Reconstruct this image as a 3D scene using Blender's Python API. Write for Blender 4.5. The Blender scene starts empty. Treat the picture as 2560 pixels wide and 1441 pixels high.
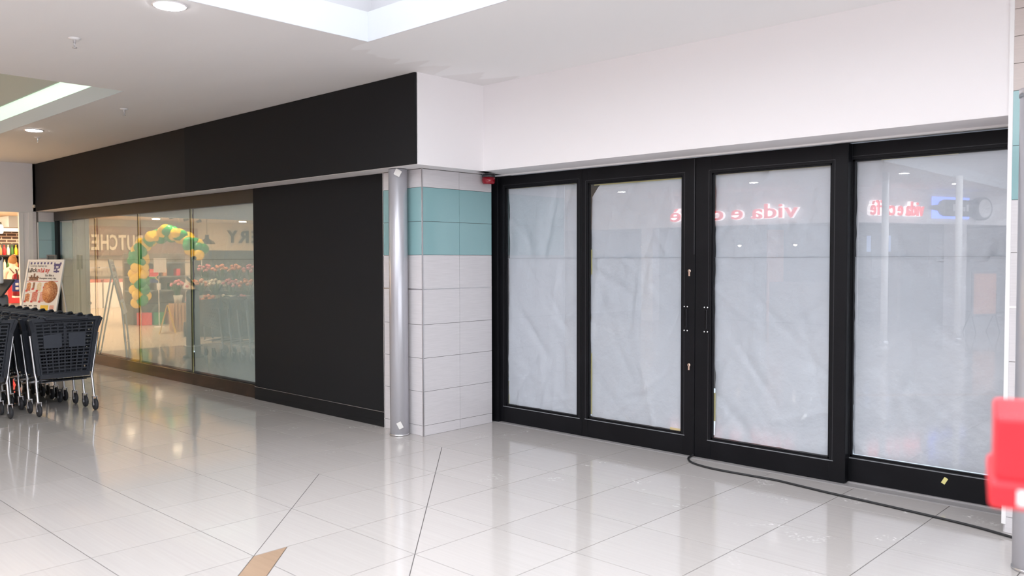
import bpy, bmesh, math, random
from mathutils import Vector, Matrix, noise
random.seed(7)
PI = math.pi
S = bpy.context.scene
COL = S.collection

# ------------------------------------------------------------------ camera
CAM_YAW, CAM_PITCH, CAM_ROLL, F_PX, CAM_H = .7582, -.0335, -.0023, 2091.1, 1.56
fw = Vector((-math.sin(CAM_YAW)*math.cos(CAM_PITCH), math.cos(CAM_YAW)*math.cos(CAM_PITCH), math.sin(CAM_PITCH)))
r0 = Vector((math.cos(CAM_YAW), math.sin(CAM_YAW), 0)); u0 = r0.cross(fw)
rr = r0*math.cos(CAM_ROLL) + u0*math.sin(CAM_ROLL); uu = -r0*math.sin(CAM_ROLL) + u0*math.cos(CAM_ROLL)
cam = bpy.data.objects.new('camera', bpy.data.cameras.new('camera')); COL.objects.link(cam)
cam.matrix_world = Matrix(((rr.x, uu.x, -fw.x, 0), (rr.y, uu.y, -fw.y, 0), (rr.z, uu.z, -fw.z, CAM_H), (0, 0, 0, 1)))
cam.data.sensor_width = 36; cam.data.lens = F_PX/2560*36; cam.data.clip_start = .05; cam.data.clip_end = 200
cam.data.dof.use_dof = True; cam.data.dof.focus_distance = 7.4; cam.data.dof.aperture_fstop = 2.6
S.camera = cam

# ------------------------------------------------------------------ world, light levels, exposure
w = bpy.data.worlds.new('sky'); S.world = w; w.use_nodes = True
w.node_tree.nodes['Background'].inputs[0].default_value = (.75, .87, 1, 1)
w.node_tree.nodes['Background'].inputs[1].default_value = 1.0
SKYLIGHT = 2.3        # daylit translucent roof sheets over the mall
CLERESTORY = .6      # greenish glazing of the smaller well
LAMP = 120.0           # ceiling downlights
STORE_LAMP = 560.0     # supermarket ceiling lamps
S.cycles.max_bounces = 8; S.cycles.diffuse_bounces = 5; S.cycles.glossy_bounces = 5; S.cycles.caustics_reflective = False; S.cycles.caustics_refractive = False
vs = S.view_settings
vs.view_transform = 'Standard'; vs.look = 'None'; vs.exposure = 0.31; vs.gamma = 1.0; vs.use_curve_mapping = False

# ------------------------------------------------------------------ materials
def mat(name, col, rough=.5, metal=0, spec=.5, emit=None, es=0, bump=None, streak=None, noisecol=None, coat=0):
    m = bpy.data.materials.new(name); m.use_nodes = True
    nt = m.node_tree; b = nt.nodes['Principled BSDF']
    b.inputs['Base Color'].default_value = (*col, 1); b.inputs['Roughness'].default_value = rough
    b.inputs['Metallic'].default_value = metal; b.inputs['Specular IOR Level'].default_value = spec
    b.inputs['Coat Weight'].default_value = coat
    if emit: b.inputs['Emission Color'].default_value = (*emit, 1); b.inputs['Emission Strength'].default_value = es
    if streak or noisecol or bump:
        tc = nt.nodes.new('ShaderNodeNewGeometry')
    if streak:   # (scale xyz, amount)
        mp = nt.nodes.new('ShaderNodeMapping'); mp.inputs['Scale'].default_value = streak[0]
        nz = nt.nodes.new('ShaderNodeTexNoise'); nz.inputs['Scale'].default_value = 1; nz.inputs['Detail'].default_value = 4
        rp = nt.nodes.new('ShaderNodeMapRange'); rp.inputs[1].default_value = .3; rp.inputs[2].default_value = .7
        rp.inputs[3].default_value = 1-streak[1]; rp.inputs[4].default_value = 1+streak[1]
        mx = nt.nodes.new('ShaderNodeVectorMath'); mx.operation = 'SCALE'; mx.inputs[0].default_value = col
        nt.links.new(tc.outputs['Position'], mp.inputs[0]); nt.links.new(mp.outputs[0], nz.inputs['Vector'])
        nt.links.new(nz.outputs[0], rp.inputs[0]); nt.links.new(rp.outputs[0], mx.inputs['Scale'])
        nt.links.new(mx.outputs[0], b.inputs['Base Color'])
    if noisecol:  # (col2, scale, lo, hi)
        nz = nt.nodes.new('ShaderNodeTexNoise'); nz.inputs['Scale'].default_value = noisecol[1]; nz.inputs['Detail'].default_value = 5
        rp = nt.nodes.new('ShaderNodeMapRange'); rp.inputs[1].default_value = noisecol[2]; rp.inputs[2].default_value = noisecol[3]
        mx = nt.nodes.new('ShaderNodeMix'); mx.data_type = 'RGBA'
        mx.inputs[6].default_value = (*col, 1); mx.inputs[7].default_value = (*noisecol[0], 1)
        nt.links.new(tc.outputs['Position'], nz.inputs['Vector']); nt.links.new(nz.outputs[0], rp.inputs[0])
        nt.links.new(rp.outputs[0], mx.inputs[0]); nt.links.new(mx.outputs[2], b.inputs['Base Color'])
    if bump:      # (scale, strength, distance)
        nz = nt.nodes.new('ShaderNodeTexNoise'); nz.inputs['Scale'].default_value = bump[0]; nz.inputs['Detail'].default_value = 4
        bp = nt.nodes.new('ShaderNodeBump'); bp.inputs['Strength'].default_value = bump[1]; bp.inputs['Distance'].default_value = bump[2]
        nt.links.new(tc.outputs['Position'], nz.inputs['Vector']); nt.links.new(nz.outputs[0], bp.inputs['Height'])
        nt.links.new(bp.outputs[0], b.inputs['Normal'])
    return m

def glass_mat(name, ior, tint):
    m = bpy.data.materials.new(name); m.use_nodes = True; nt = m.node_tree; nt.nodes.clear()
    out = nt.nodes.new('ShaderNodeOutputMaterial'); mix = nt.nodes.new('ShaderNodeMixShader')
    tr = nt.nodes.new('ShaderNodeBsdfTransparent'); tr.inputs[0].default_value = (*tint, 1)
    gl = nt.nodes.new('ShaderNodeBsdfGlossy'); gl.inputs['Roughness'].default_value = .0; gl.inputs[0].default_value = (1, 1, 1, 1)
    fr = nt.nodes.new('ShaderNodeFresnel'); fr.inputs[0].default_value = ior
    geo = nt.nodes.new('ShaderNodeNewGeometry')
    a = nt.nodes.new('ShaderNodeMath'); a.operation = 'MULTIPLY'; a.inputs[1].default_value = 2      # both faces of a thin pane: 2R/(1+R)
    p = nt.nodes.new('ShaderNodeMath'); p.operation = 'ADD'; p.inputs[1].default_value = 1
    d = nt.nodes.new('ShaderNodeMath'); d.operation = 'DIVIDE'
    inv = nt.nodes.new('ShaderNodeMath'); inv.operation = 'SUBTRACT'; inv.inputs[0].default_value = 1
    mu = nt.nodes.new('ShaderNodeMath'); mu.operation = 'MULTIPLY'
    L = nt.links.new
    L(fr.outputs[0], a.inputs[0]); L(fr.outputs[0], p.inputs[0]); L(a.outputs[0], d.inputs[0]); L(p.outputs[0], d.inputs[1])
    L(geo.outputs['Backfacing'], inv.inputs[1]); L(d.outputs[0], mu.inputs[0]); L(inv.outputs[0], mu.inputs[1])
    L(mu.outputs[0], mix.inputs[0]); L(tr.outputs[0], mix.inputs[1]); L(gl.outputs[0], mix.inputs[2]); L(mix.outputs[0], out.inputs[0])
    return m

M = {}
M['white_wall'] = mat('painted_bulkhead', (.875, .84, .85), .7, bump=(60, .04, .002))
M['white_trim'] = mat('white_trim', (.86, .84, .84), .35)
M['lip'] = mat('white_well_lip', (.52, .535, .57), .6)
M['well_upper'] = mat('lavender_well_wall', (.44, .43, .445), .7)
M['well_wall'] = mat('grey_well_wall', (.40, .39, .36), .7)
M['black_door'] = mat('black_powder_coat', (.0045, .0045, .006), .45, spec=.2, bump=(400, .05, .0005), noisecol=((.007, .007, .009), 5, .5, .8))
M['black_cloth'] = mat('black_fascia_cloth', (.015, .0148, .016), .85, spec=.2, bump=(300, .1, .001))
M['black_cloth_warm_lit'] = mat('black_fascia_cloth_warm_lit', (.016, .0145, .0145), .8, spec=.25, bump=(300, .1, .001))  # browner tone paints in the warm light falling on the left sheet
M['black_gloss'] = mat('black_skirting_tile', (.006, .006, .007), .12)
M['brown_gloss'] = mat('dark_brown_gloss_plinth', (.035, .021, .014), .12, noisecol=((.06, .035, .022), 6, .4, .7))
M['brown_header'] = mat('dark_brown_header', (.022, .015, .012), .45)
M['teal'] = mat('teal_glass_tile', (.265, .445, .46), .12, coat=.2)
M['beige_tile'] = mat('beige_linen_tile', (.66, .63, .645), .22, streak=((6, 6, 160), .045))
M['beige_upper'] = mat('beige_upper_tile', (.60, .52, .49), .3, streak=((6, 6, 160), .045))
M['grout'] = mat('grey_grout', (.16, .145, .135), .9)
M['grout_floor'] = mat('grey_floor_grout', (.055, .05, .05), .9)
M['chrome'] = mat('brushed_steel', (.72, .71, .73), .28, metal=1)
M['trim_metal'] = mat('corner_trim_metal', (.62, .6, .61), .35, metal=1)
M['pipe'] = mat('silver_painted_pipe', (.47, .465, .50), .32, metal=.5)
M['tape_clear'] = mat('wrinkled_packing_tape', (.7, .68, .66), .2)
M['film'] = mat('white_plastic_film', (.66, .69, .715), .42, spec=.35, bump=(6, .5, .04))
M['tape'] = mat('yellow_masking_tape', (.75, .68, .28), .6)
M['glass'] = glass_mat('window_glass', 1.66, (.96, .965, .98))
M['glass_left'] = glass_mat('window_glass_green', 1.62, (.93, .96, .94))
M['joint'] = mat('dark_silicone_joint', (.05, .05, .025), .4)
M['threshold'] = mat('grey_threshold', (.36, .34, .34), .35)
M['brown_tile'] = mat('tan_brown_tile', (.40, .275, .19), .2, streak=((2, 40, 1), .05))
M['rubber'] = mat('black_cable_rubber', (.012, .012, .014), .5)
M['trolley'] = mat('dark_navy_plastic', (.022, .026, .036), .42, spec=.5)
M['trolley_plate'] = mat('slate_plastic_plate', (.034, .04, .055), .4)
M['wheel'] = mat('grey_rubber_wheel', (.035, .035, .04), .6)
M['red'] = mat('signal_red', (.80, .022, .035), .4)
M['red_dark'] = mat('dark_red_lens', (.30, .008, .02), .15)
M['red_ext'] = mat('extinguisher_red', (.35, .01, .02), .25)
M['dark_grey'] = mat('dark_grey_plastic', (.035, .035, .04), .4)
M['grey'] = mat('mid_grey_plastic', (.22, .225, .24), .4)
M['seam'] = mat('film_fold_grey', (.34, .35, .36), .6)
M['paper'] = mat('white_paper', (.82, .80, .80), .5)
M['ink_purple'] = mat('purple_ink', (.06, .05, .22), .5)
M['ink_red'] = mat('red_ink', (.55, .02, .03), .5)
M['ink_dark'] = mat('dark_ink', (.06, .045, .05), .5)
M['ink_yellow'] = mat('yellow_ink', (.85, .55, .03), .5)
M['food_a'] = mat('roast_meat_print', (.42, .12, .04), .5, noisecol=((.7, .35, .15), 60, .4, .6))
M['food_b'] = mat('raw_meat_print', (.50, .07, .06), .5, noisecol=((.7, .3, .25), 90, .4, .6))
M['food_c'] = mat('pink_meat_print', (.62, .25, .22), .5, noisecol=((.75, .45, .4), 90, .4, .6))
M['food_e'] = mat('dark_food_print', (.10, .04, .03), .5, noisecol=((.3, .12, .06), 60, .4, .6))
M['food_f'] = mat('pale_bottle_print', (.62, .50, .30), .5, noisecol=((.75, .66, .5), 60, .4, .6))
M['food_d'] = mat('drink_print', (.65, .3, .1), .5, noisecol=((.4, .08, .04), 50, .4, .6))
M['blue'] = mat('blue_label', (.03, .05, .25), .5)
M['brass'] = mat('brass_lock', (.85, .62, .50), .3, metal=.8)
M['screw'] = mat('bright_screw', (.9, .9, .9), .25, metal=.6)
M['lamp'] = mat('downlight_diffuser', (1, 1, 1), .5, emit=(.97, .97, 1), es=LAMP)
M['store_lamp'] = mat('warm_lamp_diffuser', (1, 1, 1), .5, emit=(1, .78, .52), es=STORE_LAMP)
M['globe'] = mat('glowing_globe', (1, 1, 1), .5, emit=(1, .85, .7), es=12)
M['skylight'] = mat('daylit_translucent_sheet', (.9, .9, .9), .5, emit=(.90, .95, 1.0), es=SKYLIGHT)
M['added_daylight'] = mat('added_daylight_panel', (.8, .85, .9), .3, emit=(.9, .95, 1), es=3.2)  # glow of the glazing added at the right end
M['well_fill_glow'] = mat('added_well_glow', (.8, .85, .8), .5, emit=(.93, 1, .94), es=.36)  # added fill glow for the top of the smaller well
M['clerestory'] = mat('greenish_glazing', (.7, .9, .75), .3, emit=(.66, .95, .74), es=CLERESTORY)
M['store_wall'] = mat('cream_wall', (.74, .66, .56), .7)
M['store_ceiling'] = mat('warm_white_ceiling', (.78, .72, .68), .8)
M['store_floor'] = mat('store_floor', (.62, .53, .43), .25, streak=((1, 30, 1), .04))
M['siding'] = mat('cream_siding', (.78, .67, .52), .6)
M['butcher_wall'] = mat('brown_wall', (.32, .20, .15), .6)
M['teal_dark'] = mat('dark_slate_wall', (.10, .12, .13), .6)
M['cream_letter'] = mat('cream_letter', (.85, .78, .66), .5)
M['dark_letter'] = mat('dark_letter', (.03, .03, .03), .5)
M['wood'] = mat('crate_wood', (.55, .34, .16), .6)
M['green_b'] = mat('green_balloon', (.015, .28, .07), .25)
M['yellow_b'] = mat('yellow_balloon', (.85, .58, .015), .25)
M['leaf'] = mat('leaf_green', (.05, .16, .04), .5)
M['pink_f'] = mat('pink_bloom', (.75, .25, .30), .6)
M['orange_f'] = mat('orange_bloom', (.75, .28, .12), .6)
M['white_f'] = mat('cream_bloom', (.8, .75, .6), .6)
M['sleeve'] = mat('flower_sleeve', (.55, .55, .5), .4)
M['sign_red'] = mat('lit_red_letter', (.8, .05, .06), .4, emit=(1, .08, .08), es=2.2)
M['sign_side'] = mat('lit_white_return', (.9, .9, .9), .4, emit=(1, .9, .9), es=2.6)
M['sign_blue'] = mat('blue_halo_light', (.3, .4, 1), .4, emit=(.12, .22, 1), es=5)
M['screen'] = mat('lit_menu_screen', (.5, .6, .8), .4, emit=(.45, .6, 1), es=1.2)
M['shop_dark'] = mat('dark_shop_interior', (.08, .075, .07), .6)
M['shop_mid'] = mat('brown_shop_interior', (.22, .17, .13), .6)
M['skin'] = mat('skin', (.62, .38, .28), .5)
M['hair'] = mat('blonde_brown_hair', (.30, .14, .05), .5)
M['shirt'] = mat('pale_pink_shirt', (.78, .62, .56), .7)
M['strap'] = mat('dark_strap', (.10, .03, .03), .6)
M['trouser'] = mat('dark_trousers', (.04, .035, .04), .7)

def brick_mat():
    m = bpy.data.materials.new('dark_brick'); m.use_nodes = True; nt = m.node_tree; b = nt.nodes['Principled BSDF']
    g = nt.nodes.new('ShaderNodeNewGeometry'); mp = nt.nodes.new('ShaderNodeMapping'); mp.inputs['Rotation'].default_value = (PI/2, 0, PI/2)
    sx = nt.nodes.new('ShaderNodeSeparateXYZ'); cx = nt.nodes.new('ShaderNodeCombineXYZ')
    br = nt.nodes.new('ShaderNodeTexBrick'); br.inputs['Scale'].default_value = 1
    br.inputs['Brick Width'].default_value = .23; br.inputs['Row Height'].default_value = .078; br.inputs['Mortar Size'].default_value = .012
    br.inputs[1].default_value = (.055, .03, .025, 1); br.inputs[2].default_value = (.09, .045, .035, 1); br.inputs[3].default_value = (.55, .42, .36, 1)
    nt.links.new(g.outputs['Position'], sx.inputs[0]); nt.links.new(sx.outputs[1], cx.inputs[0]); nt.links.new(sx.outputs[2], cx.inputs[1])
    nt.links.new(cx.outputs[0], br.inputs['Vector']); nt.links.new(br.outputs[0], b.inputs['Base Color'])
    return m
M['brick'] = brick_mat()

def ceiling_mat():
    m = mat('ceiling_paint', (.66, .615, .605), .75); nt = m.node_tree; b = nt.nodes['Principled BSDF']
    g = nt.nodes.new('ShaderNodeNewGeometry'); sx = nt.nodes.new('ShaderNodeSeparateXYZ'); nt.links.new(g.outputs['Position'], sx.inputs[0])
    mp = nt.nodes.new('ShaderNodeMapping'); mp.inputs['Scale'].default_value = (.35, 4.5, 1)
    nz = nt.nodes.new('ShaderNodeTexNoise'); nz.inputs['Scale'].default_value = 1; nz.inputs['Detail'].default_value = 1
    nt.links.new(g.outputs['Position'], mp.inputs[0]); nt.links.new(mp.outputs[0], nz.inputs['Vector'])
    ma = nt.nodes.new('ShaderNodeMath'); ma.operation = 'MULTIPLY_ADD'; ma.inputs[1].default_value = 1.4
    nt.links.new(nz.outputs[0], ma.inputs[0]); nt.links.new(sx.outputs[0], ma.inputs[2])
    rp = nt.nodes.new('ShaderNodeMapRange'); rp.inputs[1].default_value = -4.50; rp.inputs[2].default_value = -4.46   # freshly painted end of the ceiling
    ry_ = nt.nodes.new('ShaderNodeMath'); ry_.operation = 'GREATER_THAN'; ry_.inputs[1].default_value = 3.72; nt.links.new(sx.outputs[1], ry_.inputs[0])
    rm_ = nt.nodes.new('ShaderNodeMath'); rm_.operation = 'MULTIPLY'; nt.links.new(ry_.outputs[0], rm_.inputs[1])
    nt.links.new(ma.outputs[0], rp.inputs[0]); nt.links.new(rp.outputs[0], rm_.inputs[0])
    mp2 = nt.nodes.new('ShaderNodeMapping'); mp2.inputs['Scale'].default_value = (.6, 2.2, 1)
    n2 = nt.nodes.new('ShaderNodeTexNoise'); n2.inputs['Scale'].default_value = 1.3; n2.inputs['Detail'].default_value = 5
    nt.links.new(g.outputs['Position'], mp2.inputs[0]); nt.links.new(mp2.outputs[0], n2.inputs['Vector'])
    o = nt.nodes.new('ShaderNodeMix'); o.data_type = 'RGBA'; o.inputs[6].default_value = (.82, .80, .80, 1); o.inputs[7].default_value = (.86, .84, .84, 1)
    nt.links.new(n2.outputs[0], o.inputs[0])
    mx = nt.nodes.new('ShaderNodeMix'); mx.data_type = 'RGBA'; mx.inputs[7].default_value = (.90, .89, .895, 1)
    nt.links.new(rm_.outputs[0], mx.inputs[0]); nt.links.new(o.outputs[2], mx.inputs[6]); nt.links.new(mx.outputs[2], b.inputs['Base Color'])
    return m
M['ceiling'] = ceiling_mat()

def floor_mat():
    m = mat('polished_porcelain', (.66, .595, .55), .1); nt = m.node_tree; b = nt.nodes['Principled BSDF']; L = nt.links.new
    g = nt.nodes.new('ShaderNodeNewGeometry'); oi = nt.nodes.new('ShaderNodeObjectInfo')
    mp = nt.nodes.new('ShaderNodeMapping'); mp.inputs['Scale'].default_value = (1.2, 55, 1)
    L(g.outputs['Position'], mp.inputs[0])
    nz = nt.nodes.new('ShaderNodeTexNoise'); nz.inputs['Scale'].default_value = 1; nz.inputs['Detail'].default_value = 4
    L(mp.outputs[0], nz.inputs['Vector'])
    c = nt.nodes.new('ShaderNodeMix'); c.data_type = 'RGBA'; c.inputs[6].default_value = (.485, .447, .427, 1); c.inputs[7].default_value = (.55, .514, .497, 1)
    L(nz.outputs[0], c.inputs[0])
    v = nt.nodes.new('ShaderNodeMapRange'); v.inputs[3].default_value = .965; v.inputs[4].default_value = 1.02; L(oi.outputs['Random'], v.inputs[0])
    sc = nt.nodes.new('ShaderNodeVectorMath'); sc.operation = 'SCALE'; L(c.outputs[2], sc.inputs[0]); L(v.outputs[0], sc.inputs['Scale'])
    # dried plaster smears near the shopfronts
    n2 = nt.nodes.new('ShaderNodeTexNoise'); n2.inputs['Scale'].default_value = 3.2; n2.inputs['Detail'].default_value = 2; L(g.outputs['Position'], n2.inputs['Vector'])
    n3 = nt.nodes.new('ShaderNodeTexNoise'); n3.inputs['Scale'].default_value = 38; n3.inputs['Detail'].default_value = 3; L(g.outputs['Position'], n3.inputs['Vector'])
    r2 = nt.nodes.new('ShaderNodeMapRange'); r2.inputs[1].default_value = .62; r2.inputs[2].default_value = .68; L(n2.outputs[0], r2.inputs[0])
    r3 = nt.nodes.new('ShaderNodeMapRange'); r3.inputs[1].default_value = .52; r3.inputs[2].default_value = .62; L(n3.outputs[0], r3.inputs[0])
    sx = nt.nodes.new('ShaderNodeSeparateXYZ'); L(g.outputs['Position'], sx.inputs[0])
    r4 = nt.nodes.new('ShaderNodeMapRange'); r4.inputs[1].default_value = 3.6; r4.inputs[2].default_value = 4.6; r4.inputs[4].default_value = .4; L(sx.outputs[1], r4.inputs[0])
    m1 = nt.nodes.new('ShaderNodeMath'); m1.operation = 'MULTIPLY'; L(r2.outputs[0], m1.inputs[0]); L(r3.outputs[0], m1.inputs[1])
    m2 = nt.nodes.new('ShaderNodeMath'); m2.operation = 'MULTIPLY'; L(m1.outputs[0], m2.inputs[0]); L(r4.outputs[0], m2.inputs[1])
    d = nt.nodes.new('ShaderNodeMix'); d.data_type = 'RGBA'; d.inputs[7].default_value = (.82, .80, .79, 1)
    L(m2.outputs[0], d.inputs[0]); L(sc.outputs[0], d.inputs[6]); L(d.outputs[2], b.inputs['Base Color'])
    rg = nt.nodes.new('ShaderNodeMapRange'); rg.inputs[3].default_value = .075; rg.inputs[4].default_value = .6; L(m2.outputs[0], rg.inputs[0])
    L(rg.outputs[0], b.inputs['Roughness'])
    return m
M['floor'] = floor_mat()

# ------------------------------------------------------------------ mesh helpers
class MB:
    def __init__(s): s.v = []; s.f = []; s.smooth = set()
    def add(s, vs, fs, smooth=False):
        o = len(s.v); s.v += [Vector(q) for q in vs]
        for q in fs:
            if smooth: s.smooth.add(len(s.f))
            s.f.append([i+o for i in q])
        return s
    def box(s, x0, x1, y0, y1, z0, z1):
        return s.add([(x0,y0,z0),(x1,y0,z0),(x1,y1,z0),(x0,y1,z0),(x0,y0,z1),(x1,y0,z1),(x1,y1,z1),(x0,y1,z1)],
                     [(0,3,2,1),(4,5,6,7),(0,1,5,4),(1,2,6,5),(2,3,7,6),(3,0,4,7)])
    def bbox(s, x0, x1, y0, y1, z0, z1, b=.004):      # box with chamfered edges
        bm = bmesh.new(); bmesh.ops.create_cube(bm, size=1)
        bmesh.ops.scale(bm, vec=(x1-x0, y1-y0, z1-z0), verts=bm.verts); bmesh.ops.translate(bm, vec=((x0+x1)/2, (y0+y1)/2, (z0+z1)/2), verts=bm.verts)
        bmesh.ops.bevel(bm, geom=bm.edges[:], offset=b, segments=2, profile=.5, affect='EDGES')
        bm.verts.index_update(); s.add([v.co.copy() for v in bm.verts], [[v.index for v in f.verts] for f in bm.faces]); bm.free(); return s
    def prism(s, pts, z0, z1):                        # polygon in xy extruded
        n = len(pts)
        return s.add([(x,y,z0) for x,y in pts]+[(x,y,z1) for x,y in pts],
                     [list(range(n))[::-1], list(range(n,2*n))]+[(i,(i+1)%n,n+(i+1)%n,n+i) for i in range(n)])
    def tube(s, path, r, n=10, cap=True, radii=None):
        path = [Vector(p) for p in path]; rings = []
        for i, p in enumerate(path):
            a = path[max(i-1,0)]; b = path[min(i+1,len(path)-1)]; t = (b-a).normalized()
            up = Vector((0,0,1)) if abs(t.z) < .9 else Vector((1,0,0))
            e1 = t.cross(up).normalized(); e2 = t.cross(e1)
            q = radii[i] if radii else r
            rings.append([p+e1*q*math.cos(2*PI*k/n)+e2*q*math.sin(2*PI*k/n) for k in range(n)])
        vs = [v for rg in rings for v in rg]; fs = []
        for i in range(len(path)-1):
            for k in range(n): fs.append((i*n+k, i*n+(k+1)%n, (i+1)*n+(k+1)%n, (i+1)*n+k))
        s.add(vs, fs, True)
        if cap:
            s.add(rings[0], [list(range(n))]); s.add(rings[-1], [list(range(n))[::-1]])
        return s
    def lathe(s, prof, c=(0,0,0), n=24, axis='z'):    # prof: (r, h)
        vs = []; fs = []
        for r, h in prof:
            for k in range(n):
                a = 2*PI*k/n; x, y = r*math.cos(a), r*math.sin(a)
                q = {'z': (x,y,h), 'y': (x,h,y), 'x': (h,x,y)}[axis]
                vs.append((q[0]+c[0], q[1]+c[1], q[2]+c[2]))
        for i in range(len(prof)-1):
            for k in range(n): fs.append((i*n+k, i*n+(k+1)%n, (i+1)*n+(k+1)%n, (i+1)*n+k))
        fs.append(list(range(n))[::-1]); fs.append([(len(prof)-1)*n+k for k in range(n)])
        return s.add(vs, fs, True)
    def ball(s, c, rx, ry=None, rz=None, sub=2):
        ry = ry or rx; rz = rz or rx
        bm = bmesh.new(); bmesh.ops.create_icosphere(bm, subdivisions=sub, radius=1)
        s.add([(v.co.x*rx+c[0], v.co.y*ry+c[1], v.co.z*rz+c[2]) for v in bm.verts], [[v.index for v in f.verts] for f in bm.faces], True); bm.free(); return s
    def xf(s, m): s.v = [m @ q for q in s.v]; return s
    def mesh(s, name, off=(0,0,0)):
        me = bpy.data.meshes.new(name); o = Vector(off)
        me.from_pydata([tuple(q-o) for q in s.v], [], s.f)
        bm = bmesh.new(); bm.from_mesh(me); bmesh.ops.recalc_face_normals(bm, faces=bm.faces); bm.to_mesh(me); bm.free()
        for i in s.smooth: me.polygons[i].use_smooth = True
        return me
    def build(s, name, m, parent=None, local=False, off=None):
        if off is None: off = (0,0,0) if (local or parent is None) else wloc(parent)
        me = s.mesh(name, off); me.materials.append(M[m])
        return obj(name, me, parent)
def wloc(o):
    v = o.location.copy()
    while o.parent: o = o.parent; v += o.location
    return v
def obj(name, me, parent=None):
    o = bpy.data.objects.new(name, me); COL.objects.link(o)
    if parent: o.parent = parent
    return o
def thing(name, label, cat, loc=(0,0,0), rz=0, group=None, kind=None):
    o = bpy.data.objects.new(name, None); COL.objects.link(o); o.location = loc; o.rotation_euler = (0,0,rz); o.empty_display_size = .1
    return tag(o, label, cat, group, kind)
def tag(o, label=None, cat=None, group=None, kind=None):
    if label: o['label'] = label
    if cat: o['category'] = cat
    if group: o['group'] = group
    if kind: o['kind'] = kind
    return o
def struct(name, label, cat, loc=(0,0,0)): return thing(name, label, cat, loc, kind='structure')
def copy_tree(o, parent=None):
    c = o.copy(); COL.objects.link(c); c.parent = parent
    for ch in list(o.children): copy_tree(ch, c)
    return c
def text_mb(txt, size, depth, bold=0, center=True):
    cu = bpy.data.curves.new('t', 'FONT'); cu.body = txt; cu.size = size; cu.extrude = depth/2; cu.offset = bold; cu.resolution_u = 3
    if center: cu.align_x = 'CENTER'
    o = bpy.data.objects.new('t', cu); COL.objects.link(o)
    bpy.context.view_layer.update()
    me = o.evaluated_get(bpy.context.evaluated_depsgraph_get()).to_mesh()
    b = MB(); b.v = [v.co.copy() for v in me.vertices]; b.f = [list(p.vertices) for p in me.polygons]
    o.to_mesh_clear(); bpy.data.objects.remove(o); bpy.data.curves.remove(cu)
    return b
def clip(poly, a, b, c):     # keep a*x+b*y <= c
    out = []
    for i in range(len(poly)):
        p, q = poly[i], poly[(i+1) % len(poly)]; dp = a*p[0]+b*p[1]-c; dq = a*q[0]+b*q[1]-c
        if dp <= 1e-9: out.append(p)
        if (dp < -1e-9 and dq > 1e-9) or (dp > 1e-9 and dq < -1e-9):
            t = dp/(dp-dq); out.append((p[0]+t*(q[0]-p[0]), p[1]+t*(q[1]-p[1])))
    return out
def area(p): return abs(sum(p[i][0]*p[(i+1)%len(p)][1]-p[(i+1)%len(p)][0]*p[i][1] for i in range(len(p))))/2

# ------------------------------------------------------------------ main dimensions
ZS, ZC = 2.367, 3.136           # shopfront soffit, mall ceiling
YF, YB = 4.586, 5.358           # fascia plane of left and right shopfronts
XC = -5.43                      # return face between them
XW = -15.0                      # supermarket front wall
YD = 5.75                       # door plane
YG = 4.87                       # left window glass
XR, YR = -1.219, 5.355          # right pier corner
GX, GY = -5.1935, 3.4294        # floor tile grid

# ------------------------------------------------------------------ floor
floor = MB().box(-15.0, 9, -16, 6.6, -.12, -.0025).build('floor', 'grout_floor')
tag(floor, 'polished pale beige square tile floor of the mall', 'floor', kind='structure')
def inset(poly, g):
    cx = sum(p[0] for p in poly)/len(poly); cy = sum(p[1] for p in poly)/len(poly); out = poly
    for i in range(len(poly)):
        p, q = poly[i], poly[(i+1) % len(poly)]; ex, ey = q[0]-p[0], q[1]-p[1]; l = math.hypot(ex, ey)
        if l < 1e-6: continue
        nx, ny = ey/l, -ex/l
        c = nx*p[0]+ny*p[1]
        if nx*cx+ny*cy > c: nx, ny, c = -nx, -ny, -c
        out = clip(out, nx, ny, c-g)
        if len(out) < 3: return []
    return out
D1, D2 = GX+GY, GX+GY+1.2       # two 45 degree joints x+y = const
whole = MB().box(-.2978, .2978, -.2978, .2978, -.012, 0).mesh('floor_tile'); whole.materials.append(M['floor'])
cells = []
for i in range(-17, 24):
    for j in range(-32, 5):
        x0, y0 = GX+.6*i, GY+.6*j
        base = [(x0,y0),(x0+.6,y0),(x0+.6,y0+.6),(x0,y0+.6)]
        base = clip(clip(clip(base, 1, 0, 8.9), -1, 0, 14.99), 0, 1, 5.70)
        if len(base) < 3 or area(base) < .002: continue
        pieces = [('floor', base)]
        lo, hi = x0+y0, x0+y0+1.2
        def cut(ps, c):
            out = []
            for m_, p in ps:
                for q in (clip(p, 1, 1, c), clip(p, -1, -1, -c)):
                    if len(q) >= 3 and area(q) > .0005: out.append((m_, q))
            return out
        if lo < D1 < hi and x0 > GX-.01 and y0 < GY-.01 and lo < D1-.5 and hi > D1+.5: pieces = cut(pieces, D1)
        if x0 > GX+1.19 and lo < D1+.2 and hi > D1 and y0 < GY-1.1+.6:
            pieces = cut(cut([('floor', base)], D1), D1+.2021)
            pieces = [('brown_tile' if D1-1e-6 < sum(a+b for a,b in p)/len(p) < D1+.2021 and min(a for a,b in p) > GX+1.19 else m_, p) for m_, p in pieces]
        if lo < D2 < hi and x0 > GX-.01 and lo < D2-.5 and hi > D2+.5: pieces = cut(pieces, D2)
        fx, fy = x0+.3, y0+.3
        dv = Vector((fx, fy, -CAM_H)); dep = dv.dot(fw); sc = -1
        if dep > .3:
            px = dv.dot(rr)/dep*F_PX; py = dv.dot(uu)/dep*F_PX
            if abs(px) < 1420 and abs(py) < 860: sc = 1/dep
        cells.append((sc, pieces, (fx, fy)))
cells.sort(key=lambda c: -c[0])
rest = MB(); cnt = 0
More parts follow.
